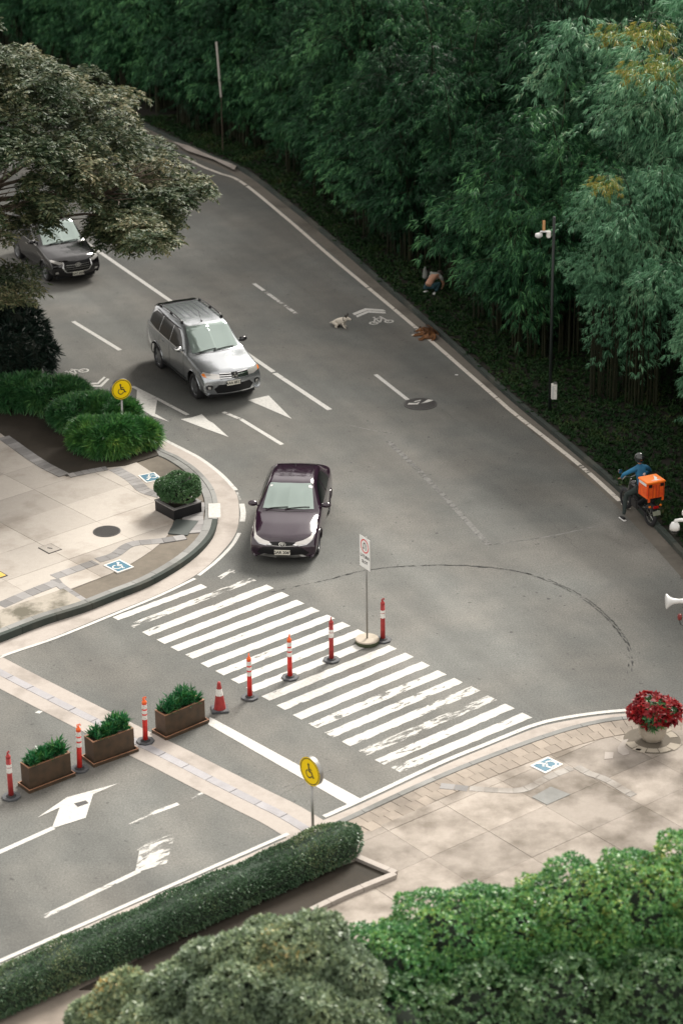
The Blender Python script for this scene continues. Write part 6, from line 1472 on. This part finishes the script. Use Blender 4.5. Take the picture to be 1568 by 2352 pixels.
for x, a in ((-.19, .25), (.21, -.45)): 
    s = skinned('shoe', [(x, -.10, .05, .045, .04), (x + a * .1, .05, .05, .045, .035), (x + a * .2, .16, .04, .035, .025)], [(0, 1), (1, 2)], M['sign_white'], c)
for s in (-1, 1):
    J = [(.03 + s * .17, .50, .12, .03), (.03 + s * .16, .52, .08, .026)]; E_ = [(0, 1)]; hand(J, E_, 1, Vector((0, .5, -.6)), Vector((s, 0, 0)), Vector((0, .8, -.3))); skinned('hand', J, E_, M['skin'], c, 1)
bm = bmesh.new(); bmesh.ops.create_uvsphere(bm, u_segments=20, v_segments=12, radius=1, matrix=Matrix.Translation((.04, .62, .56)) @ Matrix.Diagonal((.105, .11, .10, 1))); me = bpy.data.meshes.new('hair'); bm.to_mesh(me); bm.free(); link('hair', me, M['dog_dark'], c, True)
# light bundle / shirt sleeve to the left
bg_ = G2(975, 655); o = empty('plastic_bag', (bg_.x, bg_.y, .1)); tag(o, 'pale crumpled bag beside the crouching person', 'bag')
skinned('bag', [(0, 0, .10, .10, .08), (.03, .03, .28, .12, .09), (0, .0, .46, .05), (.02, 0, .56, .02)], [(0, 1), (1, 2), (2, 3)], M['grey_cloth'], o, 1)

# white dog sitting on the road, head turned to the right (local x = dog's forward)
dp = G2(781, 750); dg_ = empty('white_dog', (dp.x, dp.y, 0), R(-28)); tag(dg_, 'small white dog with dark ears sitting in the middle of the road', 'dog')
k = .92
J = [(-.20, 0, .14, .115, .11), (-.05, 0, .19, .115, .115), (.10, 0, .235, .10, .11), (.20, 0, .28, .065, .07), (.27, 0, .33, .07, .065), (.36, -.01, .31, .035, .035), (.41, -.015, .295, .025, .022)]
E_ = [(i, i + 1) for i in range(6)]
def leg(at_, pts):
    b = len(J); 
    for q in pts: J.append(q)
    E_.append((at_, b)); 
    for i in range(len(pts) - 1): E_.append((b + i, b + i + 1))
leg(2, [(.12, -.07, .17, .045), (.16, -.08, .08, .028), (.22, -.10, .025, .024), (.27, -.10, .02, .02)])
leg(2, [(.12, .06, .17, .045), (.13, .07, .08, .028), (.15, .07, .025, .024), (.20, .07, .018, .02)])
leg(0, [(-.14, -.11, .12, .06), (-.02, -.14, .09, .045), (-.12, -.15, .03, .028), (-.02, -.16, .02, .022)])
leg(0, [(-.14, .11, .12, .06), (-.02, .14, .09, .045), (-.12, .15, .03, .028), (-.02, .16, .02, .022)])
leg(0, [(-.32, .03, .10, .022), (-.42, .08, .05, .014)])
skinned('body', J, E_, M['dog_white'], dg_)
for s in (-1, 1): MB().tube([(.25, s * .045, .37), (.235, s * .085, .43), (.24, s * .09, .475)], [.032, .026, .006], 8).build('ear', M['dog_dark'], dg_, True)
bm = bmesh.new(); bmesh.ops.create_uvsphere(bm, u_segments=10, v_segments=8, radius=.016, matrix=Matrix.Translation((.425, -.015, .30))); me = bpy.data.meshes.new('nose'); bm.to_mesh(me); bm.free(); link('nose', me, M['black'], dg_, True)
for s in (-1, 1):
    bm = bmesh.new(); bmesh.ops.create_uvsphere(bm, u_segments=8, v_segments=6, radius=.010, matrix=Matrix.Translation((.325, s * .042, .35))); me = bpy.data.meshes.new('eye'); bm.to_mesh(me); bm.free(); link('eye', me, M['black'], dg_, True)
MB().lathe([(.088, -.012), (.088, .012)], 16, Matrix.Translation((.165, 0, .265)) @ Matrix.Rotation(R(60), 4, 'Y'), caps=False).build('collar', M['black'], dg_)

# brown dog lying on its side against the kerb, legs to the left
dp = G2(985, 770); bd = empty('brown_dog', (dp.x, dp.y, 0), R(110)); tag(bd, 'brown shaggy dog lying curled on the edge line by the kerb', 'dog')
J = [(-.30, .02, .12, .12, .12), (-.12, -.03, .14, .125, .13), (.08, -.03, .14, .13, .13), (.24, .02, .13, .09, .09), (.34, .12, .11, .075, .075), (.38, .24, .07, .045, .04), (.39, .31, .055, .03, .028)]
E_ = [(i, i + 1) for i in range(6)]
leg(2, [(.12, .12, .09, .05), (.16, .26, .06, .032), (.15, .40, .04, .025), (.15, .50, .03, .022)])
leg(2, [(.05, .12, .06, .05), (.06, .27, .04, .032), (.08, .42, .03, .025), (.08, .52, .025, .022)])
leg(0, [(-.26, .14, .09, .065), (-.16, .26, .06, .04), (-.28, .38, .04, .026), (-.24, .48, .03, .022)])
leg(0, [(-.34, .13, .06, .06), (-.26, .28, .04, .038), (-.37, .38, .03, .026), (-.33, .50, .025, .022)])
leg(0, [(-.42, -.04, .08, .04), (-.52, .04, .05, .035), (-.56, .16, .04, .018)])
skinned('body', J, E_, M['dog_brown'], bd)
for s in (-1, 1): MB().tube([(.36 + s * .05, .13, .16), (.37 + s * .085, .12, .15), (.36 + s * .10, .16, .12)], [.035, .03, .01], 8).build('ear', M['dog_dark'], bd, True)
bm = bmesh.new(); bmesh.ops.create_uvsphere(bm, u_segments=10, v_segments=8, radius=.02, matrix=Matrix.Translation((.395, .335, .06))); me = bpy.data.meshes.new('nose'); bm.to_mesh(me); bm.free(); link('nose', me, M['black'], bd, True)
skinned('white_paw', [(.15, .44, .035, .028), (.15, .50, .03, .026), (.15, .54, .025, .02)], [(0, 1), (1, 2)], M['dog_white'], bd, 1)
rng = np.random.default_rng(77); n = 2600; t = rng.random(n); cx = -.36 + .64 * t; a = rng.uniform(-.2, 3.3, n); rr = .13; P = np.column_stack([cx, -.01 + np.cos(a) * rr * 1.0, .13 + np.sin(a) * rr]); D = np.column_stack([np.full(n, -.7), np.cos(a) * .6, np.sin(a) * .6 - .15]); D /= np.linalg.norm(D, axis=1)[:, None]
link('fur', leaf_mesh('fur', P, D, .06, .010, rng), M['dog_brown'], bd)
# little litter pieces
for px, py, nm in ((1048, 862, 'paper_scrap'), (938, 752, None), (1420, 1045, None)):
    if nm:
        q = at(px, py, .15); o = MB().sheet([(-.05, -.02), (.04, -.03), (.05, .03), (-.03, .04)], .02).build(nm, M['sign_white']); o.location = q; tag(o, 'tiny pale paper scrap lying behind the kerb', 'litter')
